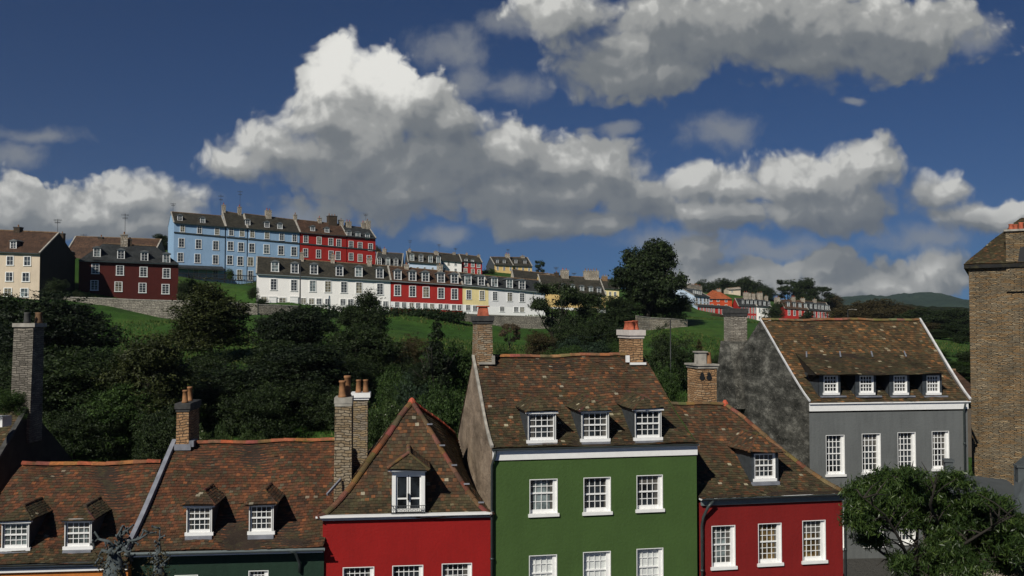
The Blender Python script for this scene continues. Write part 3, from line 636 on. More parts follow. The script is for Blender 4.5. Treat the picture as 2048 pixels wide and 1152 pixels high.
# ---------------- scarlet hipped house
def scarlet_house():
    fr = Frame('terraced_house', 'scarlet house with a pyramid tiled roof and a balcony door in its single dormer', 'house', 648, 32.35, 6.5, 0, GRP)
    w, _ = fr.hit(981, 1030); _, ze = fr.hit(810, 1030); wm = render_mat((.265, .008, .007), var=.13, grime=.15)
    hs = [fr.rect(685.5, 1134, 748.5, 1215), fr.rect(784.5, 1130.5, 846.5, 1212), fr.rect(883.5, 1126.5, 944, 1208)]
    f = MB(); wall_holes(f, 0, w, -4, ze-.15, 0, hs); D = 9.5
    f.face((w, 0, -4), (w, D, -4), (w, D, ze), (w, 0, ze)); f.face((w, D, -4), (0, D, -4), (0, D, ze), (w, D, ze)); f.face((0, D, -4), (0, 0, -4), (0, 0, ze), (0, D, ze))
    f.build('wall', wm, fr.root)
    for h_ in hs: sash(fr.root, *h_, 0, 5, (3, 3))
    d = 3.3; ax, az = fr.hit(824, 802, d); r = MB(); e = .2; y2 = D
    A, B, P, Q = (-e, -e, ze), (w+e*.3, -e, ze), (ax, d, az), (ax, D-2.6, az)
    tiles(r, A, B, P, P, PAL_MIX, .38, low=(.22, PAL_MOSS, .9))
    qx, qz = fr.hit(906, 866, 5.2); Q = (qx, 5.2, qz)
    tiles(r, B, (w+e*.3, y2, ze), P, Q, PAL_MOSS, .3); tiles(r, (-e, y2, ze), A, P, P, PAL_MIX, .38)
    tiles(r, (w+e*.3, y2, ze), (-e, y2, ze), Q, P, PAL_MIX, .38, row=.3, tw=.3)
    up = Vector((0, 0, .05))
    ridge_caps(r, Vector(A)+up, Vector(P)+up, .12, .4, (.15, .07, .035), .38); ridge_caps(r, Vector(B)+up, Vector(P)+up, .1, .4, (.12, .06, .035), .38)
    ridge_caps(r, Vector(P)+up, Vector(Q)+up, .12, .4, (.32, .07, .04))
    r.cur = (.42, .09, .05); r.lathe(ax, d, [(.17, az-.12), (.16, az+.02), (.08, az+.14), (.02, az+.18)], 8)
    rf = r.build('roof', M['tile'], fr.root)
    # lead tags on the right hip
    c = MB()
    for t in (.13, .3, .45, .6, .76): q = Vector(B).lerp(Vector(P), t)+Vector((0, 0, -.38*sagf(t)+.18)); c.box(q.x-.11, q.x+.09, q.y-.05, q.y-.02, q.z-.03, q.z+.02); c.build('hip_clip', M['lead'], rf); c = MB()
    # cornice
    _, z1 = fr.hit(810, 1026.5); _, z2 = fr.hit(810, 1037)
    c = MB(); c.box(-.22, w+.03, -.24, -.0, z1-.06, z1); c.box(-.12, w+.02, -.18, 0, z1-.11, z1-.06); c.box(-.02, w+.01, -.08, 0, z2, z1-.11); c.build('cornice', M['white'], fr.root)
    # dormer with french door
    off = .0; x0, x1, z0, zt = fr.rect(784, 944, 850, 1024, off); dep = 2.6
    dm = MB(); dm.box(x0, x0+.05, off+.03, off+dep, z0-.2, zt); dm.box(x1-.05, x1, off+.03, off+dep, z0-.2, zt); dm.box(x0+.05, x1-.05, off+.4, off+.44, z0-.2, zt)
    dmo = dm.build('dormer', M['slate'], fr.root)
    _, _, _, zc = fr.rect(778, 938, 858, 1000, off); q = MB(); q.box(x0-.13, x1+.13, off-.16, off+.2, zc-.05, zc+.02); q.box(x0-.05, x1+.05, off-.08, off+.2, zt, zc-.05)
    q.box(x0, x0+.13, off, off+.25, z0, zt); q.box(x1-.13, x1, off, off+.25, z0, zt); q.box(x0+.13, x1-.13, off+.0, off+.25, zt-.1, zt); q.build('architrave', M['white'], dmo)
    a, b, c_, t_ = x0+.13, x1-.13, z0, zt-.1; q = MB(); m = (a+b)/2
    for (p, s_) in ((a, m-.01), (m+.01, b)):
        q.box(p, p+.06, off+.07, off+.12, c_, t_); q.box(s_-.05, s_, off+.07, off+.12, c_, t_); q.box(p+.06, s_-.05, off+.07, off+.12, t_-.07, t_)
        q.box(p+.06, s_-.05, off+.07, off+.12, c_+.42, c_+.47); q.box(p+.06, s_-.05, off+.07, off+.12, c_, c_+.1)
    q.build('french_door', M['white'], dmo)
    q = MB(); q.face((a+.05, off+.1, c_), (b-.05, off+.1, c_), (b-.05, off+.1, t_-.03), (a+.05, off+.1, t_-.03)); q.build('pane', M['glass'], dmo)
    q = MB(); q.box(m-.03, m+.03, off-.02, off+.07, c_+.4, c_+.62); q.build('door_handle', M['black'], dmo)
    q = MB(); zb = z0-.0; zt2 = z0+.26; y = off-.2
    q.box(x0-.02, x1+.02, y-.012, y+.012, zt2-.02, zt2); q.box(x0-.02, x1+.02, y-.012, y+.012, zb-.02, zb)
    for xx in (x0-.02, x1): q.box(xx, xx+.02, y, off, zt2-.02, zt2)
    n = 18
    for k in range(n+1): xx = x0+(x1-x0)*k/n; q.box(xx-.008, xx+.008, y-.006, y+.006, zb, zt2)
    for k in range(n//2):
        cx = x0+(x1-x0)*(k+.5)/(n//2); q.tube([(cx+.04*math.cos(t), y-.012, (zb+zt2)/2+.05*math.sin(t)) for t in [j*.785 for j in range(9)]], .007, 4)
    q.build('balcony_railing', M['aerial'], dmo)
    r = MB(); e0, e1 = x0-.17, x1+.17; zz = zc+.03; xm = (x0+x1)/2; yr = off+.15; y0 = off-.22; zr = zz+.52
    A, B, Rf, Rb = (e0, y0, zz), (e1, y0, zz), (xm, yr, zr), (xm, off+dep+.8, zr)
    tiles(r, A, B, Rf, Rf, PAL_MOSS, 0, .12, .12); tiles(r, B, (e1, off+dep, zz), Rf, Rb, PAL_MIX, 0, .13, .14); tiles(r, (e0, off+dep, zz), A, Rb, Rf, PAL_MIX, 0, .13, .14)
    ridge_caps(r, Vector(A)+up, Vector(Rf)+up, .07, .3, (.13, .06, .035)); ridge_caps(r, Vector(B)+up, Vector(Rf)+up, .06, .3, (.1, .055, .035)); ridge_caps(r, Vector(Rf)+up, Vector(Rb)+up, .07, .3, (.2, .11, .06)); r.build('dormer_roof', M['tile'], dmo)
    # two stacks on the left party wall
    y0 = 1.5; a, zb_ = fr.hit(669, 965, y0); b, _ = fr.hit(702, 965, y0); _, zt_ = fr.hit(690, 807, y0)
    chimney(fr, a, b, y0, y0+1.0, ze-.5, zt_, M['stonebrown'], 'coping', .2, .03, [((a+b)/2-.05, y0+.3, 1.0), ((a+b)/2+.1, y0+.72, 1.25)], ph=.6, pr=.125, taper=.03)
    y1 = 4.4; a, _ = fr.hit(717, 850, y1); b, _ = fr.hit(735, 850, y1); _, zt_ = fr.hit(725, 795, y1)
    chimney(fr, a-.2, b, y1, y1+.8, ze, zt_, M['stone'], 'white', .17, .1, [(a-.02, y1+.3), ((a+b)/2+.08, y1+.35)], ph=.5, pr=.1)
    l = MB(); a, zz = fr.hit(655, 990, .9); l.beam((a+.0, .7, ze+.62), (a+.42, 1.4, ze+1.02), .06, .08); l.build('flashing', M['lead'], fr.root)
M['stonebrown'] = stone_mat([(.06, .045, .03), (.17, .12, .07), (.27, .2, .12), (.32, .26, .18), (.4, .34, .25)], row=.1, width=.3, name='buff_slate_stone')
scarlet_house()
# ---------------- green house
def green_house():
    fr = Frame('terraced_house', 'tall grass green house with three white dormers and a white band under its eaves', 'house', 985, 33.0, 11, 0, GRP)
    w, _ = fr.hit(1393, 900); _, ze = fr.hit(1190, 889); wm = render_mat((.052, .098, .025), var=.12, grime=.12)
    hs = [fr.rect(*r) for r in ((1059, 958, 1115, 1028), (1167, 954.5, 1221.5, 1024.5), (1273, 950, 1325.5, 1019), (1058, 1110, 1114, 1186), (1166, 1103, 1221.5, 1180), (1273, 1096.5, 1326.5, 1174))]
    f = MB(); wall_holes(f, 0, w, -4, ze-.5, 0, hs); dp = 4.3; D = 8.7
    f.face((w, D, -4), (0, D, -4), (0, D, ze-.6), (w, D, ze-.6)); f.face((w, 0, -4), (w, D, -4), (w, D, ze-.6), (w, 0, ze-.6)); f.build('wall', wm, fr.root)
    for k, h_ in enumerate(hs): sash(fr.root, *h_, 0, 4, (2, 2), pane=M['blind'] if k > 2 else (M['netting'] if k == 0 else None), split=.47 if k else .56)
    lx, rz = fr.hit(960, 713, dp); rx, rz2 = fr.hit(1286, 713, dp)
    gm = M['gable_tan']
    for x, xr in ((0, lx*0), (w, w)):
        g = MB(); pts = [(x, 0, -4), (x, 0, ze), (0 if x == 0 else rx-.1, dp, rz-.02 if x == 0 else rz-.1), (x, D, ze-.6), (x, D, -4)]; g.face(*(pts if x == 0 else pts[::-1])); g.build('gable_wall', gm if x == 0 else wm, fr.root)
    r = MB(); tiles(r, (-.02, -.12, ze), (w+.05, -.12, ze), (-.02, dp, rz), (rx, dp, rz), PAL_MIX, .2, low=(.45, PAL_MOSS, .8))
    tiles(r, (w, D+.2, ze-.5), (0, D+.2, ze-.5), (rx, dp, rz), (0, dp, rz), PAL_MIX, 0, row=.3, tw=.3)
    tiles(r, (w+.05, -.12, ze), (w+.3, D, ze), (rx, dp, rz), (rx, dp+.1, rz), PAL_MIX, .2)
    ridge_caps(r, (.2, dp, rz+.05), (rx-.2, dp, rz+.05), .12, .4, (.28, .13, .06)); r.build('roof', M['tile'], fr.root)
    v = MB()
    for k in range(10):
        def q(t): return Vector((-.03, -.12, ze)).lerp(Vector((-.03, dp, rz)), t)+Vector((0, 0, -.2*sagf(t)+.03))
        v.beam(q(k/10), q((k+1)/10), .1, .1)
    v.build('verge', M['coping'], fr.root)
    c = MB(); _, z1 = fr.hit(1190, 895); _, z2 = fr.hit(1190, 915); c.box(.0, w+.02, -.05, .0, z2, z1); c.box(-.02, w+.06, -.12, -.05, z1-.01, z1+.04); c.build('fascia_band', M['white'], fr.root)
    c = MB(); c.box(0, w, -.1, -.001, z1+.042, ze-.07); c.build('soffit', M['gutter'], fr.root)
    gutter(fr, -.05, w+.02, -.17, ze-.06, 'gutter', .045)
    for (x0, x1, y0, y1) in ((1056, 1112, 827, 881), (1163.5, 1218, 824, 878.5), (1270, 1323, 821, 876)):
        o_ = onroof(fr, (x0+x1)/2, y1+3, -.12, ze, dp, rz, .2)-.08
        dormer(fr, fr.rect(x0, y0, x1, y1, o_), o_, 2.6, .42, PAL_MOSS, M['slate'], 4, (2, 2), surround=.0, eo=.12, hip=.5)
    pipe(fr, [(.08, -.17, ze-.1), (.06, -.15, ze-.3), (-.03, -.1, ze-.6), (-.03, -.1, 0)], .05)
    a, _ = fr.hit(944.5, 690, dp-.2); b, _ = fr.hit(984, 690, dp-.5); a = fr.hit(957, 690, dp-.5)[0]; b = fr.hit(984, 690, dp-.5)[0]; _, zt = fr.hit(965, 642, dp-.5)
    chimney(fr, a, b, dp-.5, dp+.9, rz-1.3, zt, M['stonebrown2'], 'darkcope', .2, .08, [], taper=.06)
    bx = MB(); xm = (a+b)/2; bx.hexa([(xm-.2, dp-.2, zt+.2), (xm+.2, dp-.2, zt+.2), (xm+.2, dp+.3, zt+.2), (xm-.2, dp+.3, zt+.2)], [(xm-.15, dp-.15, zt+.55), (xm+.15, dp-.15, zt+.55), (xm+.15, dp+.25, zt+.55), (xm-.15, dp+.25, zt+.55)])
    bx.box(xm-.22, xm+.22, dp-.2, dp+.3, zt+.55, zt+.6); bx.build('chimney_pot', M['potred'], fr.root)
    l = MB(); l.box(a, b+.1, dp-.62, dp-.5, rz-.28, rz-.2); l.box(b-.02, b+.1, dp-.6, dp-.02, rz-.28, rz+.05); l.build('flashing', M['coping'], fr.root)
    y = dp-.55; a, _ = fr.hit(1262, 700, y); b, _ = fr.hit(1286, 700, y); _, zt = fr.hit(1265, 671, y)
    chimney(fr, a-.02, b, y, y+1.5, rz-1.2, zt, M['brickish'], 'pinkcap', .22, .09, [(a+.12, y+.35), (a+.34, y+.5, 1.05), (a+.16, y+.95, .95)], 'potred', ph=.36, pr=.13)
    l = MB(); l.box(a-.2, a-.06, y-.02, y+.1, rz-.25, rz+.02); l.box(a-.06, b+.1, y-.1, y-.005, rz-.35, rz-.26); l.build('flashing', M['white'], fr.root)
M['gable_tan'] = stain_mat((.26, .2, .145), (.17, .13, .095), (.36, .29, .22), 'tan_weathered_render')
M['stonebrown2'] = stone_mat([(.06, .045, .03), (.18, .12, .07), (.32, .2, .11), (.3, .25, .18), (.4, .32, .22)], row=.075, width=.3, name='weathered_slate_stack')
M['darkcope'] = M['capdark']; M['pinkcap'] = plain((.55, .5, .46), .8, 'rendered_cap', var=.12)
green_house()
# ---------------- crimson house
def crimson_house():
    fr = Frame('terraced_house', 'dark red house with a single dormer, right of the tall green house', 'house', 1396, 34.45, 11, 0, GRP)
    w, _ = fr.hit(1685, 1030); _, ze = fr.hit(1540, 989); wm = render_mat((.19, .011, .01), var=.13, grime=.2)
    hs = [fr.rect(*r) for r in ((1423, 1051, 1470.5, 1134), (1516, 1046.5, 1563, 1127), (1604.5, 1040.5, 1651, 1122))]
    D = 8.5; f = MB(); wall_holes(f, 0, w, -4, ze-.2, 0, hs); f.face((w, 0, -4), (w, D, -4), (w, D, ze), (w, 0, ze)); f.face((w, D, -4), (0, D, -4), (0, D, ze-.6), (w, D, ze-.6)); f.face((w, 0, -4), (w, D, -4), (w, D, ze-.6), (w, 0, ze-.6)); f.build('wall', wm, fr.root)
    for k, h_ in enumerate(hs): sash(fr.root, *h_, 0, 4, (3, 3), split=.5, pane=[M['netting'], M['amber'], M['amber']][k])
    d = 4.4; ax, az = fr.hit(1450, 806, d); lx = fr.hit(1325, 806, d)[0]; r = MB(); e = .2
    A, B, P, L = (0, -e, ze), (w+.35, -e, ze), (ax, d, az), (0, d, az)
    lx = min(lx, -.8); A = (.02, -e, ze)
    tiles(r, A, B, (.02, d, az), P, PAL_MIX, .34, low=(.4, PAL_MOSS, .75)); tiles(r, (-1.6, d-1.4, az-1.3), (.02, d-1.4, az-1.3), (-2.2, d, az), (.02, d, az), PAL_MIX, 0)
    tiles(r, B, (w+.35, D, ze), P, (ax, d+.2, az), PAL_MIX, .34); tiles(r, (w+.3, D, ze), (0, D, ze), P, (-2, d, az), PAL_MIX, 0, .3, .3)
    up = Vector((0, 0, .04)); ridge_caps(r, (-2.2, d, az+.04), Vector(P)+up, .12, .33, (.16, .1, .05)); ridge_caps(r, Vector(B)+up, Vector(P)+up, .11, .35, (.2, .09, .045), .34)
    r.cur = (.5, .1, .05); r.lathe(ax, d, [(.15, az-.05), (.14, az+.06), (.05, az+.2)], 8); r.build('roof', M['tile'], fr.root)
    _, z1 = fr.hit(1540, 991); _, z2 = fr.hit(1540, 1005); c = MB()
    c.box(0, w+.2, -.22, 0, z1-.05, z1+.0); c.build('cornice', M['white'], fr.root)
    c = MB(); c.box(0.06, w+.03, -.1, -.0, z2, z1-.052); c.build('cornice_band', M['greygutter'], fr.root)
    gutter(fr, 0, w+.3, -.26, ze-.03, 'gutter', .05)
    off = onroof(fr, 1530, 963, -.2, ze, d, az, .34)-.08; x0, x1, z0, z1_ = fr.rect(1508, 907, 1551, 958, off)
    dormer(fr, (x0, x1, z0, z1_), off, 2.9, .62, PAL_MIX, M['slate'], 4, (2, 2), surround=.1, eo=.2, hip=.8, fas=False, frame='slate')
    x = .12; pipe(fr, [(w*.06+.1, -.26, ze-.1), (.25, -.25, ze-.3), (x, -.1, ze-.7), (x-.05, -.08, ze-1), (x-.05, -.08, 0)], .055)
    pipe(fr, [(w+.1, -.4, ze-.1), (w+.05, -.1, ze-.5), (w+.05, -.06, 0)], .05)
crimson_house()
# ---------------- stub chimney behind
def stub_stack():
    fr = Frame('chimney_stack', 'short square brown stone chimney with two round holes, left of the grey gable', 'chimney', 1397, 44, 11, 2)
    a, zt = fr.hit(1397, 737); b, _ = fr.hit(1433, 737); mb = MB(); mb.box(0, b, 0, 1.4, 0, zt)
    # base roof it stands on
    s = mb.build('stack', M['brickish'], fr.root)
    c = MB(); c.box(-.12, b+.1, -.1, 1.5, zt+.12, zt+.2); c.box(-.05, b+.04, -.05, 1.45, zt, zt+.12); c.build('chimney_cap', M['coping'], fr.root)
    for px in (1404, 1418):
        x, z = fr.hit(px, 753); q = MB(); q.tube([(x, -.03, z-.05), (x, .02, z-.05)], .13, 12); q.tube([(x, -.035, z+.1), (x, .02, z+.1)], .085, 10); q.build('vent_hole', M['black'], fr.root)
    x, z = fr.hit(1410, 727); q = MB(); q.box(x-.2, x+.2, .3, .8, zt+.2, zt+.72); q.box(x-.26, x+.26, .25, .85, zt+.72, zt+.78); q.build('chimney_pot', M['coping'], fr.root)
    q = MB(); q.lathe(x+.36, .5, [(.17, zt+.2), (.15, zt+.4), (.13, zt+.72)]); q.build('chimney_pot', M['pot'], fr.root)
stub_stack()
# ---------------- grey house
def grey_house():
    fr = Frame('terraced_house', 'slate grey house with a row of four dormers and a bare stained gable', 'house', 1617, 46, 9, 0, GRP)
    w, _ = fr.hit(1935, 830); _, ze = fr.hit(1776, 803); wm = render_mat((.13, .138, .136), var=.12, grime=.3)
    hs = [fr.rect(*r) for r in ((1651.5, 870, 1689, 949.5), (1723.5, 867, 1761, 945.5), (1795, 864.5, 1831, 941), (1863.5, 862, 1898, 938), (1651, 1022, 1689, 1097), (1727, 1018, 1767, 1091), (1798, 1014, 1834, 1086), (1866, 1010, 1900, 1081))]
    D = 12; d = 5.6; f = MB(); wall_holes(f, 0, w, -4, ze-.5, 0, hs); f.face((w, D, -4), (0, D, -4), (0, D, ze-.6), (w, D, ze-.6)); f.face((w, 0, -4), (w, D, -4), (w, D, ze-.6), (w, 0, ze-.6)); f.build('wall', wm, fr.root)
    for h_ in hs: sash(fr.root, *h_, 0, 4, (3, 3), rec=.16, bar=.035)
    lx, rz = fr.hit(1509, 640, d); rx, _ = fr.hit(1838, 641, d); lx2 = fr.hit(1509, 640, d)[0]
    g = MB(); g.face((0, 0, -4), (0, 0, ze), (lx*0, d, rz), (0, D, ze-.2), (0, D, -4)); g.build('gable_wall', M['gable_grey'], fr.root)
    g = MB(); g.face((w, 0, -4), (w, D, -4), (w, D, ze), (rx, d, rz-.05), (w, 0, ze)); g.build('gable_wall', wm, fr.root)
    r = MB(); tiles(r, (0, -.12, ze), (w+.05, -.12, ze), (0, d, rz), (rx, d, rz), PAL_GOLD, .12, row=.16, tw=.18, low=(.3, PAL_MOSS, .4))
    tiles(r, (w, D, ze), (0, D, ze-.2), (rx, d, rz), (0, d, rz), PAL_MIX, 0, .4, .4)
    ridge_caps(r, (.1, d, rz+.05), (rx, d, rz+.05), .13, .45, (.22, .13, .06)); rf = r.build('roof', M['tile'], fr.root)
    for X0, X1 in ((-.02, -.02), (w+.08, rx+.05)):
        v = MB()
        for k in range(10):
            def q(t): return Vector((X0+(X1-X0)*t, -.14+(d+.14)*t, ze+(rz-ze)*t-.12*sagf(t)+.08))
            v.beam(q(k/10), q((k+1)/10), .06 if X0 < 1 else .09, .09)
        v.build('verge', M['vergewhite'], rf)
    c = MB(); _, z1 = fr.hit(1776, 806); _, z2 = fr.hit(1776, 820); c.box(0, w+.02, -.06, 0, z2, z1); c.box(-.03, w+.1, -.14, -.06, z1, z1+.06); c.build('fascia_band', M['white'], fr.root)
    pipe(fr, [(w-.3, -.3, ze-.1), (w-.25, -.1, ze-.5), (w-.25, -.1, 0)], .05)
    # dormers under one long lean-to roof
    off = onroof(fr, 1760, 790, -.12, ze, d, rz, .12)-.1; xs = [(1647, 1676), (1719, 1747), (1787, 1814), (1853, 1879)]; rs = [fr.rect(a, 751, b, 786, off) for a, b in xs]; zt = max(q[3] for q in rs)+.07
    for q in rs:
        m_ = MB(); m_.box(q[0]-.22, q[0]-.16, off+.05, off+3.2, q[2]-.3, zt); m_.box(q[1]+.06, q[1]+.12, off+.05, off+3.2, q[2]-.3, zt); m_.box(q[0]-.1, q[1]+.05, off+.3, off+.34, q[2]-.3, zt)
        m_.box(q[0]-.22, q[0], off, off+.12, q[2]-.15, zt-.02); m_.box(q[1], q[1]+.12, off, off+.12, q[2]-.15, zt-.02); m_.box(q[0], q[1], off, off+.12, q[3], zt-.02)
        dm = m_.build('dormer', M['slate'], fr.root); sash(dm, q[0], q[1], q[2], q[3], off+.0, 4, (2, 2), rec=.05, name='window_frame', bar=.033)
        l = MB(); l.box(q[0]-.2, q[1]+.35, off-.16, off-.02, q[2]-.2, q[2]-.13); l.build('flashing', M['lead'], dm)
    a = max(.4, fr.hit(1604, 742, off-.3)[0]); b = fr.hit(1887, 742, off-.3)[0]; r = MB()
    k_ = (rz-ze)/(d+.12); ym = (zt-.28*(off-.35)-ze-.12*k_+.05)/(k_-.28); zm = zt+.28*(ym-off+.35)
    tiles(r, (a, off-.35, zt), (b, off-.35, zt), (a+.45, ym+.1, zm+.04), (b-.1, ym+.1, zm+.04), PAL_MOSS, 0, .16, .18)
    r.cur = (.03, .025, .02); r.face((a, off-.3, zt-.03), (b, off-.3, zt-.03), (b, off+1.2, zt-.02), (a, off+1.2, zt-.02)); r.face((a+.03, off-.3, zt-.03), (a+.46, ym+.1, zm), (a+.3, off+.9, zt-.4)); r.build('dormer_roof', M['tile'], rf)
    l = MB()
    for px in (1611, 1678, 1741, 1807):
        x = max(.5, fr.hit(px, 735, ym)[0]); l.beam((x-.3, ym-.75, zm-.14), (x+.12, ym+.12, zm+.1), .07, .03); l.build('flashing', M['lead'], rf); l = MB()
    # gable chimney
    y0 = 8.9; a, zt_ = fr.hit(1462, 627, y0); b, _ = fr.hit(1494, 627, y0)
    chimney(fr, a, b, y0, y0+1.1, ze-1, zt_, M['stonegrey'], 'darkcope', .3, .06, [])
    g = MB(); g.hexa([(a-.15, y0-1.2, ze-1), (b, y0-1.2, ze-1), (b, y0+2.6, ze-1), (a-.15, y0+2.6, ze-1)], [(a-.15, y0-.1, zt_-1.6), (b, y0-.1, zt_-1.6), (b, y0+1.25, zt_-1.6), (a-.15, y0+1.25, zt_-1.6)]); g.build('chimney_breast', M['gable_grey'], fr.root)
M['gable_grey'] = stain_mat((.085, .083, .072), (.016, .017, .014), (.3, .29, .25), 'stained_grey_render')
M['vergewhite'] = plain((.6, .6, .6), .6, 'painted_verge', var=.25, scale=2)
grey_house()
# ---------------- stone tower house
def stone_house():
    fr = Frame('stone_house', 'tall brown stone house wall with a big chimney, cut off by the right edge', 'house', 1940, 50, -27, 0)
    w = 7.0; _, ze = fr.hit(1990, 527); zl = fr.hit(1941, 531)[1]
    f = MB(); f.box(0, w, 0, 9, -4, zl); f.build('wall', M['towerstone'], fr.root)
    k = MB()
    a, zc = fr.hit(2011, 463, -.12); mb = MB(); mb.box(a, a+3, -.12, 1.1, zl-1.4, zc); mb.box(a+.42, a+3, -.13, 0, zl-.2, zl+.5)
    ch = mb.build('chimney', M['towerstone'], fr.root); c = MB(); c.box(a-.09, a+3.1, -.22, 1.2, zc, zc+.1); c.build('chimney_cap', M['coping'], ch)
    for px, hh in ((2022, .32), (2031, .28), (2042, .38), (2055, .35)):
        x = fr.hit(px, 455, .3)[0]; q = MB(); q.lathe(x, .4, [(.13, zc+.08), (.12, zc+.14), (.11, zc+hh*.85+.1), (.13, zc+hh+.1)]); q.build('chimney_pot', M['potred'], ch, True)
    q = MB(); x = fr.hit(2038, 505, -.13)[0]; z = fr.hit(2038, 505)[1]; q.hexa([(x-.08, -.16, z-.6), (x+.2, -.16, z-.6), (x+.2, -.1, z-.6), (x-.08, -.1, z-.6)], [(x+.05, -.16, z+.25), (x+.6, -.16, z+.35), (x+.6, -.1, z+.35), (x+.05, -.1, z+.25)]); q.build('vent_opening', M['black'], fr.root)
    r = MB(); e = .22; xr = fr.hit(2014, 488, 1.5)[0]; zr = zl+1.6; d = 4.5
    tiles(r, (-e, -e, zl+.08), (w, -e, zl+.08), (2.6, d, zl+2.9), (w, d, zl+2.9), PAL_MOSS, 0); tiles(r, (-e, 9.2, zl+.08), (-e, -e, zl+.08), (2.6, d, zl+2.9), (2.6, d, zl+2.9), PAL_MOSS, 0)
    r.cur = (.015, .015, .015); r.box(-e, w, -e, 9, zl-.12, zl+.06); r.build('roof', M['tile'], fr.root)
M['towerstone'] = stone_mat([(.06, .048, .03), (.16, .105, .055), (.3, .19, .09), (.17, .15, .11), (.42, .31, .18)], row=.062, width=.5, name='brown_tower_stone', dis=.14, mort=(.028, .022, .014), nw=.9, ms=.24)
stone_house()
# ---------------- slate lean-to at the right
def lean_to():
    fr = Frame('low_outbuilding', 'low stone outbuilding with a smooth slate grey roof, in front of the tall stone wall', 'outbuilding', 1893, 37, -14, 0)
    h = fr.hit; d = 5.5; mb = MB()
    x1, z1 = h(1916, 994, 0); x2, z2 = h(2003, 1009, 0); x3, z3 = h(2090, 1022, 0)
    zt = z1; _, zt2 = h(1930, 945, d); xa, _ = h(1893, 966, 2)
    mb.hexa([(x1-.6, 0, z1-.1), (x3, 0, z3-.1), (x3, d, zt2-.35), (x1+.3, d, zt2-.1)], [(x1-.6, 0, z1), (x3, 0, z3), (x3, d, zt2-.25), (x1+.3, d, zt2)])
    mb.hexa([(x1-1.3, -.2, z1-.8), (x1-.5, -.1, z1-.1), (x1+.4, d, zt2-.1), (x1-.9, d, zt2-.9)], [(x1-1.3, -.2, z1-.7), (x1-.5, -.1, z1-.0), (x1+.4, d, zt2+.0), (x1-.9, d, zt2-.8)])
    rf = mb.build('roof', M['leadroof'], fr.root)
    k = MB(); X, Z = h(2020, 985, .2); k.hexa([(X, -.3, z3-.15), (x3+1, -.3, z3+.3), (x3+1, d-1, z3+1.8), (X+1.2, d-1, z3+.9)], [(X, -.3, z3+.05), (x3+1, -.3, z3+.5), (x3+1, d-1, z3+2.0), (X+1.2, d-1, z3+1.1)]); k.build('roof', M['leadroof'], fr.root)
    g = MB(); g.box(x1-.5, x3, -.16, .02, z3-.22, z3-.06); g.box(x1-.5, x2, .0, .1, z1-.32, z1-.12); g.box(x1+1.5, x3, -.4, -.18, z3-.42, z3-.26); g.build('gutter', M['black'], fr.root)
    q = MB(); q.box(x1-.4, x3, .3, d, -1, z3-.3); q.box(x2+.55, x3, -.1, .3, -1, z3-.6); q.build('wall', M['lowstone'], fr.root)
    c = MB(); a, zt = h(1888, 921, d-.5); b, zb = h(1904, 941, d-.5); c.box(a, b, d-.8, d-.3, zb-1.2, zt); c.box(a-.05, b+.05, d-.85, d-.25, zt-.02, zt+.07); c.build('flue', M['leadroof'], rf)
    c = MB(); a, zt = h(2036, 935, 2); b, zb = h(2052, 955, 2); c.box(a, b+.2, 2, 2.5, zb-1.0, zt); c.box(a-.05, b+.25, 1.95, 2.55, zt, zt+.07); c.build('flue', M['leadroof'], rf)
M['lowstone'] = stone_mat([(.09, .08, .06), (.25, .21, .15), (.4, .34, .26), (.5, .46, .38)], row=.13, width=.35, name='pale_rubble_stone')
lean_to()
# ---------------- shaded gable at the left edge with its tall stack
def shaded_house():
    fr = Frame('shaded_house', 'dark shaded house end with a very tall stone chimney at the left edge', 'house', 56, 40, 0, 0)
    # gable faces right: plane x=0; ridge runs left
    _, zr = fr.hit(56, 815); w = -9; yb = 4.5
    zf = 13-(1010-HOR)/F*36.5
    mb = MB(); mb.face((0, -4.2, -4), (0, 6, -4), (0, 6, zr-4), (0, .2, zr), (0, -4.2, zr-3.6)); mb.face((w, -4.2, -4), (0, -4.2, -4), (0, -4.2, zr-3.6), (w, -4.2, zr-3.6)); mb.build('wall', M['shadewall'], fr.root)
    r = MB(); tiles(r, (w, -4.4, zr-3.75), (-.15, -4.4, zr-3.75), (w, .2, zr), (-.15, .2, zr), PAL_MOSS, 0); tiles(r, (-.15, 6, zr-4), (w, 6, zr-4), (-.15, .2, zr), (w, .2, zr), PAL_MOSS, 0, .3, .3); r.build('roof', M['tile'], fr.root)
    v = MB(); v.beam((-.05, -4.5, zr-3.7), (-.05, .25, zr+.12), .2, .12); v.build('verge', M['capdark'], fr.root)
    a = fr.hit(22, 760)[0]; b = fr.hit(60, 760)[0]; a2, zt = fr.hit(28, 654); b2 = fr.hit(67, 654)[0]
    m_ = MB(); m_.hexa([(a-.05, 0, zr-1.5), (b, 0, zr-1.5), (b, 1.1, zr-1.5), (a-.05, 1.1, zr-1.5)], [(a2, 0, zt), (b2, 0, zt), (b2, .9, zt), (a2, .9, zt)]); c = m_.build('chimney', M['stonedull'], fr.root)
    k = MB(); k.box(a2-.05, b2+.08, -.06, .98, zt, zt+.16); k.build('chimney_cap', M['coping'], c)
    for i, (x, y) in enumerate(((a2+.4, .3), (a2+.62, .8), (b2-.12, .7))): q = MB(); q.lathe(x, y, [(.16, zt+.15), (.14, zt+.25), (.12, zt+.55), (.14, zt+.62)]); q.build('chimney_pot', M['capdark' if i == 0 else 'potdull'], c, True)
    s = MB(); x, z = fr.hit(4, 838, -2.2); s.box(x-.6, x+.12, -2.4, -1.7, z-.3, z+.1); s.build('skylight', M['white'], fr.root)
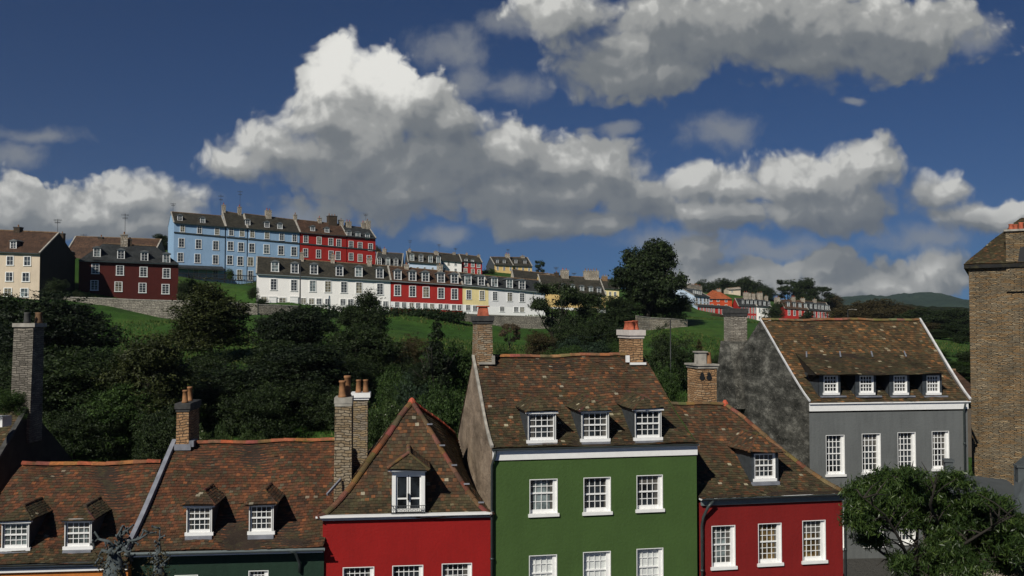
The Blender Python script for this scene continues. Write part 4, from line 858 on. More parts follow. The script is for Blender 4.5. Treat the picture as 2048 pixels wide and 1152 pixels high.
M['potdull'] = plain((.14, .08, .04), .85, 'sooty_pot', var=.5, scale=4); M['stonedull'] = stone_mat([(.05, .045, .04), (.12, .11, .09), (.21, .19, .16), (.3, .27, .22)], row=.09, name='dull_slate_stone')
M['shadewall'] = plain((.035, .03, .024), .95, 'shade_toned_wall', var=.4, scale=2)  # shade on this house end is put into the wall's dark base colour
shaded_house()

# ================================================================= houses on the hill
def sc(o, k, *pts): return [(o[0]+x/k, o[1]+y/k) for x, y in pts]
HG = 'painted terraces on the hillside'
m_blue = render_mat((.27, .41, .58), var=.08, grime=.15); m_white = render_mat((.84, .82, .78), var=.04, grime=.08); m_red = render_mat((.34, .02, .016), var=.1, grime=.2)
m_yel = render_mat((.72, .6, .3), var=.07, grime=.14); m_cream = render_mat((.6, .5, .38), var=.08, grime=.18); m_dred = render_mat((.07, .011, .008), var=.12, grime=.2)
m_shadegable = render_mat((.03, .027, .024)); m_lblue = render_mat((.5, .6, .74), var=.07, grime=.12); m_orange = render_mat((.5, .07, .02)); m_sgable = render_mat((.06, .065, .07)); m_gold = render_mat((.65, .46, .19), var=.08, grime=.18)  # cream house's right gable: its shade is put into a near-black colour
m_w2 = render_mat((.68, .68, .68), var=.07, grime=.14)
far_house('terraced_house', 'cream house with square windows and a black shaded gable at the far left', -70, 80, (500, 506), (592, 592), (461, 467), 130, 0, m_cream, M['brownroof'],
  rows=[((-16, 20.5, 55), 520.5, 522, 15, 19), ((-18, 19, 52), 552.5, 554, 16, 19), ((-20, 16, 49), 584, 585, 17, 18)], dorm=[((27,), 490, 490, 13, 14)], chims=[(37, 449, 470, 12, 'darkstack')], aer=[(115, 438, 466)], depth=10.5, gable_r=m_shadegable, group=HG, ridge_x=(-10, 113), bars=1, verges=(0, 1))
far_house('terraced_house', 'brown tiled house roof showing between the cream and the dark red house', 122, 300, (520, 524), (524, 528), (474, 480), 165, 0, render_mat((.3, .25, .2)), M['brownroof'],
  dorm=[((138,), 510, 510, 10, 11)], chims=[(125, 463, 478, 8, 'darkstack'), (203, 469, 490, 9, 'darkstack')], aer=[(167, 468, 495)], depth=10, group=HG, bars=1)
far_house('terraced_house', 'dark maroon house with a black mansard roof and four white dormers', 155, 357, (520, 527.5), (592, 599), (487, 495), 140, 23, m_dred, M['darkroof'],
  rows=[((191, 240, 287, 333), 537.5, 546.5, 16, 20), ((189, 237, 285, 331), 570.5, 578, 16, 20)], dorm=[((194, 242, 289, 333), 505, 517, 15, 17)], chims=[(248.5, 463, 487, 14, 'palechim'), (260, 474, 492, 8, 'darkstack')], aer=[(250, 427, 464)], depth=9, group=HG, hip=3.2, verge=None, bars=3)
# blue and red terrace
BY = 27
def Zb(x): return 555+(x-345)*.08
P1 = at(345, 500, 192); U = Vector((math.cos(R(BY)), math.sin(R(BY)), 0)); NB = Vector((-math.sin(R(BY)), math.cos(R(BY)), 0))
def depth_at(px, P, nrm):
    r = ray(px, 600); return ((P-Vector((0, 0, CZ))).dot(nrm)/Vector((r.x, r.y, 0)).dot(nrm))*r.y
def blue_D(x): return depth_at(x, Vector((P1.x, P1.y, CZ)), NB)
def lin(x, a, b): return a[1]+(b[1]-a[1])*(x-a[0])/(b[0]-a[0])
ea = lambda x: lin(x, (345, 445), (598, 464.5)); bdn = lambda x: lin(x, (345, 464.5), (598, 487))
w1 = [(365, 456.6), (399, 459.6), (434, 462.4), (462.5, 463.5), (484, 465.6), (504.5, 467.5), (534, 470.3), (563.5, 473.8), (589, 476)]
w2 = [(363, 485.4), (397, 488), (431.5, 490.8), (461, 492), (482, 494), (503.6, 495.7), (533, 498), (562, 500.6), (588, 502.6)]
w3 = [(361, 514.4), (395, 516.7), (431, 519), (459.6, 520), (480.5, 522), (501, 523)]
w4 = [(392, 546), (431, 546), (479, 549), (501, 551)]
def blk(a, b, ws, w, h):
    q = [p for p in ws if a < p[0] < b]
    return [(tuple(p[0] for p in q), q[0][1], q[-1][1], w, h)] if q else []
def terr(name, label, a, b, ridge, wm, rm, dm, ch, ae, verges=(1, 1), rx=None, hh=None, extra=(), dep=9, rows=None, gl=None):
    return far_house(name, label, a, b, (ea(a), ea(b)), (Zb(a), Zb(b)), ridge, blue_D(a), BY, wm, rm, rows=rows if rows is not None else blk(a, b, w1, 10, 15)+blk(a, b, w2, 12.5, 18.5)+blk(a, b, w3, 12.5, 18.5)+blk(a, b, w4, 11, 20),
        dorm=dm, chims=ch, aer=ae, depth=dep, band=(bdn(a), bdn(b), 'gutter'), group=HG, ridge_x=rx, verges=verges, gable_l=gl)
terr('terraced_house', 'wide pale blue house at the left end of the tall terrace, above a railing', 345, 450, (425, 433), m_blue, M['oliveroof'], [((360, 405.5), 436, 441, 10, 10)], [(447.5, 405, 428, 7)], [(346, 406, 425), (441.5, 389, 430)], rx=(349, 446))
terr('terraced_house', 'narrow pale blue house between two black drainpipes, second in the tall terrace', 450, 494, (423, 430), m_blue, M['oliveroof'], [], [(479, 409, 432, 7)], [(480, 381, 412)], rx=(449, 482), rows=blk(450, 494, w1, 10, 15)+blk(450, 494, w2, 12.5, 18.5)+blk(450, 494, w3, 12.5, 18.5)+blk(470, 494, w4, 11, 20))
terr('terraced_house', 'pale blue house left of the red ones, its lower half behind the long white house', 494, 599, (428, 441), m_blue, M['oliveroof'], [((495.5, 534, 560), 445, 452.5, 10, 10)], [(536.5, 416, 441, 11), (590.5, 425, 442, 6)], [], rx=(484, 592))
terr('terraced_house', 'tall red house with a brown tiled roof, beside the blue terrace', 599, 693, (440, 450), m_red, M['brownroof'], [((625.5, 654), 457.5, 460.5, 9, 8.5)], [(639, 432, 446, 7), (664, 427, 452, 17, 'darkstack'), (682, 436, 450, 8)], [], rx=(593, 682),
   rows=[((611.5, 638, 661.5, 677.5), 478, 485.5, 10, 15), ((611, 637, 662, 676), 505.5, 511, 10, 17)])
terr('terraced_house', 'tall red house with a black roof at the right end of the upper terrace', 693, 751, (452, 457), m_red, M['darkroof'], [((698, 716, 735), 467, 472.5, 9, 9)], [(696.5, 439, 455, 10), (726, 441, 457, 6), (735, 437, 460, 9)], [(731.5, 427, 443)], rx=(688, 731),
   rows=[((702, 720, 741), 489, 494, 9.5, 14.5), ((702, 720, 738), 513, 518, 9.5, 15)])
fr = Frame('veranda', 'dark lean-to veranda roof across the foot of the wide pale blue house', 'veranda', 338, blue_D(345)-2, BY, at(338, 560, blue_D(345)-2).z)
xr, zr_ = fr.hit(448, 531); zl_ = fr.hit(338, 527)[1]; z0 = fr.hit(448, 538)[1]; mb = MB()
mb.hexa([(0, -.5, zl_-1.0), (xr, -.5, z0-.4), (xr, 2.2, z0-.1), (0, 2.2, zl_-.6)], [(0, -.5, zl_-.7), (xr, -.5, z0-.1), (xr, 2.2, zr_), (0, 2.2, zl_)]); mb.build('veranda_roof', M['darkroof'], fr.root)
for k in range(4): q = MB(); x = xr*k/3; q.box(x-.06, x+.06, -.4, -.28, -1.5, zl_+(z0-zl_)*k/3-.7); q.build('post', M['black'], fr.root)
# railing
fr = Frame('railing', 'ornate black iron railing along the terrace before the blue houses', 'railing', 352, blue_D(352)-7, BY-6, at(352, 564, blue_D(352)-7).z)
h = fr.hit; pts = [(352, 546, 563), (400, 547, 564), (450, 549, 567), (515, 553, 571)]
for (a, b) in zip(pts, pts[1:]):
    A, B = h(a[0], a[1]), h(b[0], b[1]); A2, B2 = h(a[0], a[2]), h(b[0], b[2]); mb = MB()
    for f_ in (0, .42, 1): quadbar(mb, fr, (A[0], A2[1]+(A[1]-A2[1])*f_), (B[0], B2[1]+(B[1]-B2[1])*f_), -.08, .08, -.04, .04)
    n = 22
    for k in range(n):
        t = k/n; x = A[0]+(B[0]-A[0])*t; zt = A[1]+(B[1]-A[1])*t; zb = A2[1]+(B2[1]-A2[1])*t; w = .1 if k == 0 else .045; mb.box(x-w, x+w, -.02, .02, zb-(1.5 if k == 0 else 0), zt)
        if k % 2: mb.tube([(x+.12*math.cos(q*.9), -.02, (zt+zb)/2+.2*math.sin(q*.9)) for q in range(8)], .045, 4)
    mb.build('railing_panel', M['black'], fr.root)
# lower long row
WY = 14; Q1 = at(512, 600, 150); NW = Vector((-math.sin(R(WY)), math.cos(R(WY)), 0))
def row_D(x): return depth_at(x, Vector((Q1.x, Q1.y, CZ)), NW)
def row(label, a, b, eave, base, ridge, wm, rm, rows, dm, ch, rx=None, gl=None, verges=(1, 1), plinth=None, ae=(), dep=8):
    return far_house('terraced_house', label, a, b, eave, base, ridge, row_D(a), WY, wm, rm, rows=rows, dorm=dm, chims=ch, aer=ae, depth=dep, group=HG, ridge_x=rx, gable_l=gl, verges=verges, plinth=plinth, bars=3, eavem='greygutter')
row('long white house with a row of tall windows, right behind the hedge', 512, 781, (547, 561), (610, 614.5), (515, 533), m_white, M['oliveroof'],
  [((547.5, 588), 568.7, 570.5, 14, 23), ((625.5, 656, 688, 718), 572, 575.5, 14, 23), ((760,), 578, 578, 14, 23), ((528,), 599, 599, 13, 13), ((565,), 601, 601, 16, 13), ((607, 623, 638), 602, 603, 12, 13), ((655,), 603, 603, 11, 12), ((686, 701, 717.5), 604, 605, 12, 13), ((757, 771), 606.5, 607.5, 11, 11)],
  [((550,), 534, 534, 16, 19), ((589.5,), 537, 537, 16, 19), ((628,), 539, 539, 16, 19), ((679,), 542.5, 542.5, 15, 19), ((717.5,), 544, 544, 15, 19), ((759.5,), 547, 547, 15, 19)], [(604, 500, 520, 8), (665.5, 505, 524, 8), (739, 512, 529, 9)], rx=(519, 768))
row('red house with brown tiled roof and five white dormers in the long lower row', 781, 925, (561, 570), (616, 626), (533, 546), m_red, M['brownroof'],
  [((795, 825, 852, 882, 909), 580.5, 588, 14, 22), ((794, 808, 823, 836, 850.5, 864, 881, 893, 908, 919), 609, 615, 10, 11)],
  [((795.5, 825, 851, 882, 909), 550.5, 558, 15, 18)], [(813, 525, 541, 9), (879.5, 525, 544, 10)], rx=(760, 912), plinth=(603, 609, 616, 622))
row('yellow house with two dormers beside the red one in the long lower row', 925, 977, (570, 574), (626, 628), (546, 552), m_yel, M['darkroof'],
  [((937.5, 964), 589, 590.5, 11, 19), ((936, 950), 615.5, 616.5, 10, 12)], [((936, 962.5), 560.5, 562, 14, 18)], [], rx=(914, 967), plinth=(609, 611, 627, 629))
row('pale grey house with three dormers at the right end of the long lower row', 977, 1090, (574, 584), (628, 632), (552, 562), m_w2, M['darkroof'],
  [((990, 1019.5, 1044), 592, 595, 11, 18), ((1004, 1032, 1044), 618, 619, 10, 11)], [((989, 1019, 1044), 565, 570, 13, 17)], [], rx=(967, 1078), plinth=(613, 617, 629, 633))
# garage doors of the long white house
fr = Frame('garage_door', 'pair of white boarded garage doors in the long white house', 'garage door', 537, row_D(537)-.12, WY, at(537, 612, row_D(537)).z)
for a, b in ((538, 553), (580, 596)):
    x0, x1, z0, z1 = fr.rect(a, 594, b, 611); mb = MB(); mb.box(x0, x1, -.06, 0, z0, z1)
    for k in range(1, 5): z = z0+(z1-z0)*k/5; mb.box(x0, x1, -.08, -.06, z-.02, z+.02)
    mb.box(x0-.1, x1+.1, -.12, 0, z1, z1+.1); mb.build('door_leaf', M['white'], fr.root)
# houses between
far_house('terraced_house', 'house with cream gable and a skylight in its brown roof, over the lower row', 1028, 1120, (559, 572), (600, 605), (540, 550), 215, 4, m_cream, M['oliveroof'], rows=(), dorm=[((1065,), 567, 567, 8, 9)], chims=[(1095, 545, 557, 7)], depth=14, gable_l=m_cream, group=HG, ridge_x=(1012, 1090))
far_house('terraced_house', 'golden yellow house with five small dormers, right of the leafy open tree', 1086, 1211, (582, 590.5), (624, 627), (550, 557), 200, 10, m_gold, M['oliveroof'], rows=[((1140, 1182.5, 1198), 597, 602, 8, 14), ((1150, 1190, 1202), 620, 622, 8, 9)],
  dorm=[((1127, 1145.5, 1164, 1182, 1198), 574, 581, 8, 10)], chims=[(1129, 536, 552, 14), (1182, 537, 566, 28), (1113, 543, 551, 8, 'darkstack')], aer=[(1112, 534, 548), (1148, 546, 554)], depth=10, group=HG, ridge_x=(1098, 1183), plinth=(614, 617, 627, 630))
far_house('terraced_house', 'small yellow house mostly hidden behind the large round tree', 1204, 1238, (576, 578), (606, 608), (559, 561), 240, 6, m_yel, M['oliveroof'], rows=[((1210, 1220, 1230), 587, 588, 5, 9)], chims=[(1209, 549, 561, 10, 'brickish'), (1229, 560, 572, 7)], depth=8, group=HG)
# upper row
far_house('terraced_house', 'dark slate house with three arched dormers behind the long white house', 750, 803, (533, 536), (552, 554), (505, 508), 235, 2, m_sgable, M['darkroof'], dorm=[((759, 776, 792), 523, 525, 8.5, 14)], chims=[(769, 494, 509, 8)], depth=9, group=HG, bars=1)
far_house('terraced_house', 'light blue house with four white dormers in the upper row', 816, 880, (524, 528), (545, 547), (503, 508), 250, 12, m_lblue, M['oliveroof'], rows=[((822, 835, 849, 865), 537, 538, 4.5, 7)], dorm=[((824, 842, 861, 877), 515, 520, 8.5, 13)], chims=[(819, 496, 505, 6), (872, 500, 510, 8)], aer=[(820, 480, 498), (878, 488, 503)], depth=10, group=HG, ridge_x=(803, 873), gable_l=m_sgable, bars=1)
far_house('terraced_house', 'white house with small windows in the upper row beside the red one', 880, 923, (520, 524), (544, 546), (506, 510), 255, 12, m_white, M['oliveroof'], rows=[((886, 897, 911), 526, 527.5, 5, 8), ((889, 911), 539, 540.5, 5, 7)], chims=[(908, 503, 512, 6)], aer=[(911, 496, 507)], depth=9, group=HG, ridge_x=(876, 915), bars=1)
far_house('terraced_house', 'small red house with six white shuttered windows in the upper row', 923, 964, (521.5, 525), (547, 549), (509, 514), 257, 12, m_red, M['oliveroof'], rows=[((932, 945.5, 957), 527.5, 530.5, 7, 10), ((931, 945.5, 958), 541, 544, 7, 10)], dorm=[((932, 945), 520, 521.5, 6, 4)], chims=[(933.5, 505, 512, 4), (957, 508, 516, 6)], depth=9, group=HG, ridge_x=(915, 957), bars=1)
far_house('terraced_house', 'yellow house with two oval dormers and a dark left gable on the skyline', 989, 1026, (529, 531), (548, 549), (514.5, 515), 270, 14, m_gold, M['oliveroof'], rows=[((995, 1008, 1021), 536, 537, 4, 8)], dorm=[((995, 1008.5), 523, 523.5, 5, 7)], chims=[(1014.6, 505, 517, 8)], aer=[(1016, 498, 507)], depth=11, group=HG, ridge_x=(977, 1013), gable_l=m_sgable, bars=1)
far_house('terraced_house', 'yellow house with a pale end chimney, rightmost on the skyline', 1026, 1064, (531, 532.5), (549, 550), (515, 515.5), 273, 14, m_gold, M['oliveroof'], rows=[((1034, 1046, 1058), 537, 538, 4, 8)], dorm=[((1032, 1050), 523, 524, 5, 7)], chims=[(1045, 509, 519, 7)], depth=11, group=HG, ridge_x=(1013, 1048), bars=1)
# far right group
far_house('terraced_house', 'pale blue house with a big pale gable, leftmost of the distant right group', 1389, 1419, (591, 594), (611, 614), (573, 577), 300, 30, m_lblue, M['darkroof'], rows=[((1393, 1401, 1409, 1415), 598, 600, 5, 9), ((1393, 1401, 1409, 1415), 607, 609, 5, 6)], dorm=[((1388.5, 1393, 1397.5, 1401.5), 583, 585.5, 4, 7)], chims=[(1376, 566, 577, 9), (1388, 567, 579, 13), (1397, 569, 580, 8)], depth=16, group=HG, ridge_x=(1360, 1400), gable_l=m_lblue, bars=1)
far_house('terraced_house', 'long low dark red house with white posts, under the distant blue and orange ones', 1396, 1465, (612, 616), (627, 631), (609, 613), 285, 4, m_red, M['darkroof'], rows=[((1401, 1407, 1413, 1418, 1423, 1428, 1438, 1445, 1452), 621, 624, 3, 11)], depth=8, group=HG, bars=0, gable_l=m_lblue)
far_house('terraced_house', 'orange house with an orange hipped roof, in the distant right group', 1419, 1464, (597, 598), (615, 616), (581, 582), 325, 6, m_orange, M['orangeroof'], rows=[((1422, 1436, 1452), 600, 601, 5, 6), ((1424, 1437, 1452), 611, 612, 5, 6)], chims=[(1437, 576, 584, 8)], depth=11, group=HG, hip=3, verge=None, bars=1)
far_house('cottage', 'small cream house standing above the distant orange one', 1458, 1481, (579, 578), (589, 589), (577, 575), 360, 0, m_cream, M['palechim'], rows=[((1464,), 583, 583, 3, 4)], chims=[(1477, 573, 580, 6)], depth=8, group=HG, bars=1)
far_house('terraced_house', 'distant red terrace house with seven dormers, left of its white neighbour', 1478, 1514, (612, 612.5), (640, 641), (597, 597), 320, 2, m_red, M['darkroof'], rows=[((1484, 1491, 1497, 1504, 1510), 620, 620.5, 4, 12), ((1484, 1491, 1497, 1504, 1510), 636, 636, 4, 9)], dorm=[((1486, 1495, 1503, 1511), 604, 605, 4, 8)], chims=[(1491, 582, 594, 8), (1498, 584, 594, 6), (1506, 585, 595, 7), (1519, 583, 594, 10)], depth=9, group=HG, bars=0)
far_house('terraced_house', 'distant white terrace house with a slate mansard between red ones', 1514, 1542, (612.5, 614), (640, 641), (597, 600), 320, 2, m_white, M['darkroof'], rows=[((1519, 1528), 621, 622, 4, 9), ((1519, 1528), 635, 635.5, 4, 6)], dorm=[((1520, 1529, 1538), 606, 607.5, 4, 8)], chims=[(1532, 590, 599, 6)], depth=9, group=HG, bars=0)
far_house('terraced_house', 'distant red terrace with tall dormers, its roof half orange tiled', 1570, 1616, (616.5, 619.5), (642, 642), (600, 602), 325, 2, m_red, M['brownroof'], rows=[((1578, 1589, 1600, 1611), 625, 628, 5, 11)], dorm=[((1577, 1589, 1600, 1611), 609, 612, 5, 9)], chims=[(1554, 592, 603, 9), (1586, 591, 603, 7), (1605, 594, 604, 7)], depth=9, group=HG, bars=0, ridge_x=(1550, 1600))
far_house('terraced_house', 'rightmost distant red terrace under a slate roof, end of the hill row', 1616, 1661, (619.5, 622.5), (643, 644), (602, 606), 327, 2, m_red, M['darkroof'], rows=[((1620, 1629, 1637, 1644, 1651, 1658), 629, 631, 4, 12)], dorm=[((1622, 1631, 1638, 1645, 1652, 1657), 612, 616, 4, 9)], chims=[(1629, 596, 606, 6)], depth=9, group=HG, bars=0, ridge_x=(1600, 1636))

far_house('cottage', 'low brown tiled roof wedged between the grey house and the tall stone wall', 1893, 1975, (800, 800), (850, 850), (743, 743), 64, 5, render_mat((.12, .1, .08)), M['brownroof'], depth=8, verge=None)

# ================================================================= land
CP = [(620, 643, 135), (700, 644, 135), (790, 645, 135), (880, 647, 135), (600, 880, 62), (520, 640, 126), (300, 634, 128), (120, 630, 128), (0, 650, 120), (1000, 643, 150), (1180, 640, 160), (960, 700, 108), (1450, 700, 120), (1350, 645, 165), (1400, 628, 240), (1440, 640, 260), (1300, 800, 72), (430, 600, 150), 
      (145, 523, 158), (800, 628, 145), (880, 549, 250), (1020, 549, 268), (760, 550, 232), (1200, 626, 205), (1210, 606, 235), (1500, 641, 316), (1650, 645, 325), (1300, 632, 190), (600, 560, 196), (740, 566, 205), (50, 592, 129), (-70, 592, 129), (1900, 700, 135), (1760, 665, 260), (1900, 640, 420), (1430, 616, 322), (1460, 590, 358), (1700, 640, 420), (230, 600, 139), (340, 503, 250), (300, 900, 58), (1500, 760, 90), (1390, 613, 298), (860, 900, 60), (40, 930, 55)]
XY, Z = [], []
for px, py, D in CP: p = at(px, py, D); XY.append((p.x, p.y)); Z.append(p.z)
for x, y, z in ((-60, 36, 0), (-20, 34, 0), (0, 40, 1), (20, 40, .5), (45, 50, 1), (80, 60, 2), (-60, -60, 0), (60, -60, 0), (0, 10, 0), (-120, 60, 6), (120, 120, 4), (-300, 300, 38), (-150, 500, 45), (200, 300, 12), (400, 500, 12), (0, 700, 25), (200, 900, 15), (600, 900, 12), (-600, 900, 50), (600, 0, 0), (-600, 0, 10), (-200, 160, 19), (-105, 200, 25), (-135, 260, 28), (-175, 330, 33), (-90, 240, 28), (-100, 330, 28), (45, 400, 22), (110, 420, 18)):
    XY.append((x, y)); Z.append(z)
for px, py in ((350, 566), (400, 568), (450, 571), (505, 574)):
    for dd, k in ((5, 0),): p = at(px, py+k, blue_D(px)-dd); XY.append((p.x, p.y)); Z.append(p.z)
for px, py in ((530, 614), (600, 621), (690, 624), (770, 626), (850, 631), (910, 634), (960, 633), (1030, 635), (1080, 637)): p = at(px, py, row_D(px)-1); XY.append((p.x, p.y)); Z.append(p.z); p = at(px, py+4, row_D(px)-5); XY.append((p.x, p.y)); Z.append(p.z)
XY = np.array(XY, float); Z = np.array(Z, float)
def phi(r): return -np.sqrt(r*r+12**2)
A_ = phi(np.linalg.norm(XY[:, None]-XY[None], axis=2)); n_ = len(Z)
A_[np.arange(n_), np.arange(n_)] -= .6
K_ = np.zeros((n_+1, n_+1)); K_[:n_, :n_] = A_; K_[:n_, n_] = 1; K_[n_, :n_] = 1
WT = np.linalg.solve(K_, np.r_[Z, 0])
def ground(x, y):
    q = np.stack([np.atleast_1d(x), np.atleast_1d(y)], -1).astype(float)
    z = phi(np.linalg.norm(q[:, None]-XY[None], axis=2))@WT[:n_]+WT[n_]
    return z
def gz(x, y): return float(ground(x, y)[0])
def grid_mesh(name, xs, ys, fz, mat, kind='structure'):
    X, Y = np.meshgrid(xs, ys); Zz = fz(X.ravel(), Y.ravel()); v = np.stack([X.ravel(), Y.ravel(), Zz], -1)
    nx, ny = len(xs), len(ys); i = (np.arange(ny-1)[:, None]*nx+np.arange(nx-1)[None]).ravel()
    f = np.stack([i, i+1, i+nx+1, i+nx], -1); me = bpy.data.meshes.new(name); me.from_pydata(v.tolist(), [], f.tolist()); me.shade_smooth()
    me.materials.append(mat); o = bpy.data.objects.new(name, me); S.collection.objects.link(o); tag(o, kind=kind); return o
def smn(x, y, s, seed=0):
    r = np.random.default_rng(seed); z = 0
    for k in range(6):
        a, b, c, d = r.normal(size=4); z = z+np.sin(x/s*a*2+y/s*b*2+c*9)*np.cos(x/s*d*1.3-y/s*a*1.7+b*5)/(1.3**k)
    return z
def grass_mat():
    m, nt, b = newmat('meadow_grass'); c = objco(nt)
    n1 = noise(nt, c, .06, 6, .6); r1 = ramp(nt, n1.outputs[0], [(.3, (.022, .06, .009)), (.5, (.036, .088, .013)), (.68, (.06, .105, .018)), (.82, (.12, .09, .03))])
    n2 = noise(nt, mp(nt, c, (1, .6, 1)), .5, 8, .7); r2 = ramp(nt, n2.outputs[0], [(.3, .62), (.7, 1.3)])
    n3 = noise(nt, c, 4, 6, .75); r3 = ramp(nt, n3.outputs[0], [(.3, .7), (.7, 1.25)])
    x = mixc(nt, 1, r1.outputs[0], r2.outputs[0], 'MULTIPLY'); x = mixc(nt, 1, x, r3.outputs[0], 'MULTIPLY')
    g = nd(nt, 'NewGeometry'); sp = nd(nt, 'SeparateXYZ'); nt.links.new(g.outputs['Position'], sp.inputs[0])
    # the street and yards of the near row are paved
    lt = nd(nt, 'Math', operation='LESS_THAN'); nt.links.new(sp.outputs[1], lt.inputs[0]); lt.inputs[1].default_value = 49
    x = mixc(nt, lt.outputs[0], x, (.07, .068, .062))
    nt.links.new(x, b.inputs['Base Color']); b.inputs['Roughness'].default_value = .9; b.inputs['Specular IOR Level'].default_value = .15
    bump(nt, b, n3.outputs[0], .9, .25); return m
far = np.array([-9000, -5000, -2500, -1500, -1000.]); xs = np.r_[far, np.arange(-700, 701, 7.0), -far[::-1]]
ys = np.r_[-3000, -1000, -400, np.arange(-80, 40, 10), np.arange(40, 380, 4.0), np.arange(380, 1000, 20), 1500, 2500, 5000, 9000]
def gfun(x, y):
    z = ground(x, y); r = np.hypot(x, y-150); t = np.clip((r-450)/700, 0, 1); z = z*(1-t)+8*t
    k = np.clip((y-60)/60, 0, 1); return z+smn(x, y, 60, 3)*.12*k
grid_mesh('ground', xs, ys, gfun, grass_mat())
# distant hills
def hill_mat(a, b_, s):
    m, nt, b = newmat('wooded_hill'); c = objco(nt); n = noise(nt, c, s, 8, .7); r = ramp(nt, n.outputs[0], [(.35, a), (.65, b_)])
    nt.links.new(r.outputs[0], b.inputs['Base Color']); b.inputs['Roughness'].default_value = 1; b.inputs['Specular IOR Level'].default_value = 0
    bump(nt, b, n.outputs[0], 1, 14); return m
def hills(name, D, prof, depth, mat, amp, seed, step=6):
    """ridge whose skyline follows measured heights"""
    px = np.array([p[0] for p in prof]); py = np.array([p[1] for p in prof]); x0, x1 = (px[0]-1024)/F*D, (px[-1]-1024)/F*D
    xs = np.arange(x0, x1, step); v = np.arange(-1, 1.01, .08)*depth
    zt = CZ+(HOR-np.interp(xs/D*F+1024, px, py))/F*D
    X, V = np.meshgrid(xs, v); prof_ = np.cos(np.clip(V/depth, -1, 1)*math.pi/2)**.8
    r = np.random.default_rng(seed); nn = sum(r.normal()*np.sin(X/(9*2**k)+r.uniform(0, 6)+V/(13*2**k))*1.0*(1.5**k)/3 for k in range(4))
    Zz = -5+(zt[None]+5)*prof_+nn*amp*prof_+r.normal(size=X.shape)*amp*.5*prof_
    vv = np.stack([X.ravel(), (V+D).ravel(), Zz.ravel()], -1); nx = len(xs); i = (np.arange(len(v)-1)[:, None]*nx+np.arange(nx-1)[None]).ravel()
    me = bpy.data.meshes.new(name); me.from_pydata(vv.tolist(), [], np.stack([i, i+1, i+nx+1, i+nx], -1).tolist()); me.materials.append(mat)
    o = bpy.data.objects.new(name, me); S.collection.objects.link(o); tag(o, kind='structure')
hills('distant_hills', 2600, [(1300, 632), (1500, 610), (1640, 605), (1675, 598), (1700, 593), (1725, 592), (1745, 597), (1760, 599), (1790, 593), (1815, 588), (1835, 586.5), (1855, 588), (1870, 595), (1890, 602), (1905, 600), (1925, 599), (1960, 603), (2100, 612), (2400, 625)], 500, hill_mat((.016, .032, .022), (.03, .052, .032), .02), 3.0, 5, 8)
hills('wooded_slope', 900, [(1500, 640), (1600, 630), (1690, 622), (1760, 616), (1850, 614), (1950, 622), (2100, 628), (2300, 635)], 200, hill_mat((.012, .018, .008), (.03, .036, .015), .05), 1.6, 8, 4)
# ================================================================= trees
def leaf_mesh(name, lobes, n, size, seed, aspect=1.0, droop=0, clump=26, csize=.6, shell=.62, wf=.5):
    """n leaf faces in clumps spread through ellipsoid lobes (cx,cy,cz,rx,ry,rz); unit about metres"""
    r = np.random.default_rng(seed); L = np.array(lobes, float); vol = L[:, 3]*L[:, 4]*L[:, 5]; pr = vol**.8/np.sum(vol**.8); nc = max(1, n//clump)
    li = r.choice(len(L), nc, p=pr); d = r.normal(size=(nc, 3)); d /= np.linalg.norm(d, axis=1)[:, None]; d[:, 2] = np.where(d[:, 2] < -.3, d[:, 2]*.6, d[:, 2])
    rad = shell+(1.08-shell)*r.random(nc)**.7; rad *= 1+.13*np.sin(d[:, 0]*5+li)+.1*np.sin(d[:, 2]*7+li*2)
    inn = r.random(nc) < .22; rad = np.where(inn, rad*.62, rad)
    cc = L[li, :3]+d*L[li, 3:]*rad[:, None]
    cs = csize*r.uniform(.55, 1.35, nc)
    off = r.normal(size=(nc, clump, 3))*np.array([.5, .5, .36])*cs[:, None, None]; P = (cc[:, None]+off).reshape(-1, 3); m = len(P)
    nrm = np.repeat(d, clump, 0)*.6+r.normal(size=(m, 3))*.75+np.array([0, 0, .35]); nrm /= np.linalg.norm(nrm, axis=1)[:, None]
    t = r.normal(size=(m, 3)); t[:, 2] -= droop*2; t -= nrm*np.sum(t*nrm, 1)[:, None]; t /= np.linalg.norm(t, axis=1)[:, None]+1e-9; bt = np.cross(nrm, t)
    s = size*r.uniform(.55, 1.25, m)[:, None]; a = P-t*s*aspect; c = P+t*s*aspect; b = P+bt*s*wf+t*s*.1*aspect+nrm*s*.12; e = P-bt*s*wf+t*s*.1*aspect+nrm*s*.12
    V = np.stack([a, b, c, e], 1).reshape(-1, 3); me = bpy.data.meshes.new(name)
    me.vertices.add(len(V)); me.vertices.foreach_set('co', V.ravel().astype(np.float32)); me.loops.add(m*4); me.loops.foreach_set('vertex_index', np.arange(m*4, dtype=np.int32))
    me.polygons.add(m); me.polygons.foreach_set('loop_start', np.arange(0, m*4, 4, dtype=np.int32)); me.polygons.foreach_set('loop_total', np.full(m, 4, np.int32)); me.update(calc_edges=True)
    cr = np.repeat(r.random(nc), clump)*.55+r.random(m)*.45; at_ = me.attributes.new('leaf', 'FLOAT', 'FACE'); at_.data.foreach_set('value', cr.astype(np.float32)); me.materials.append(None)
    return me
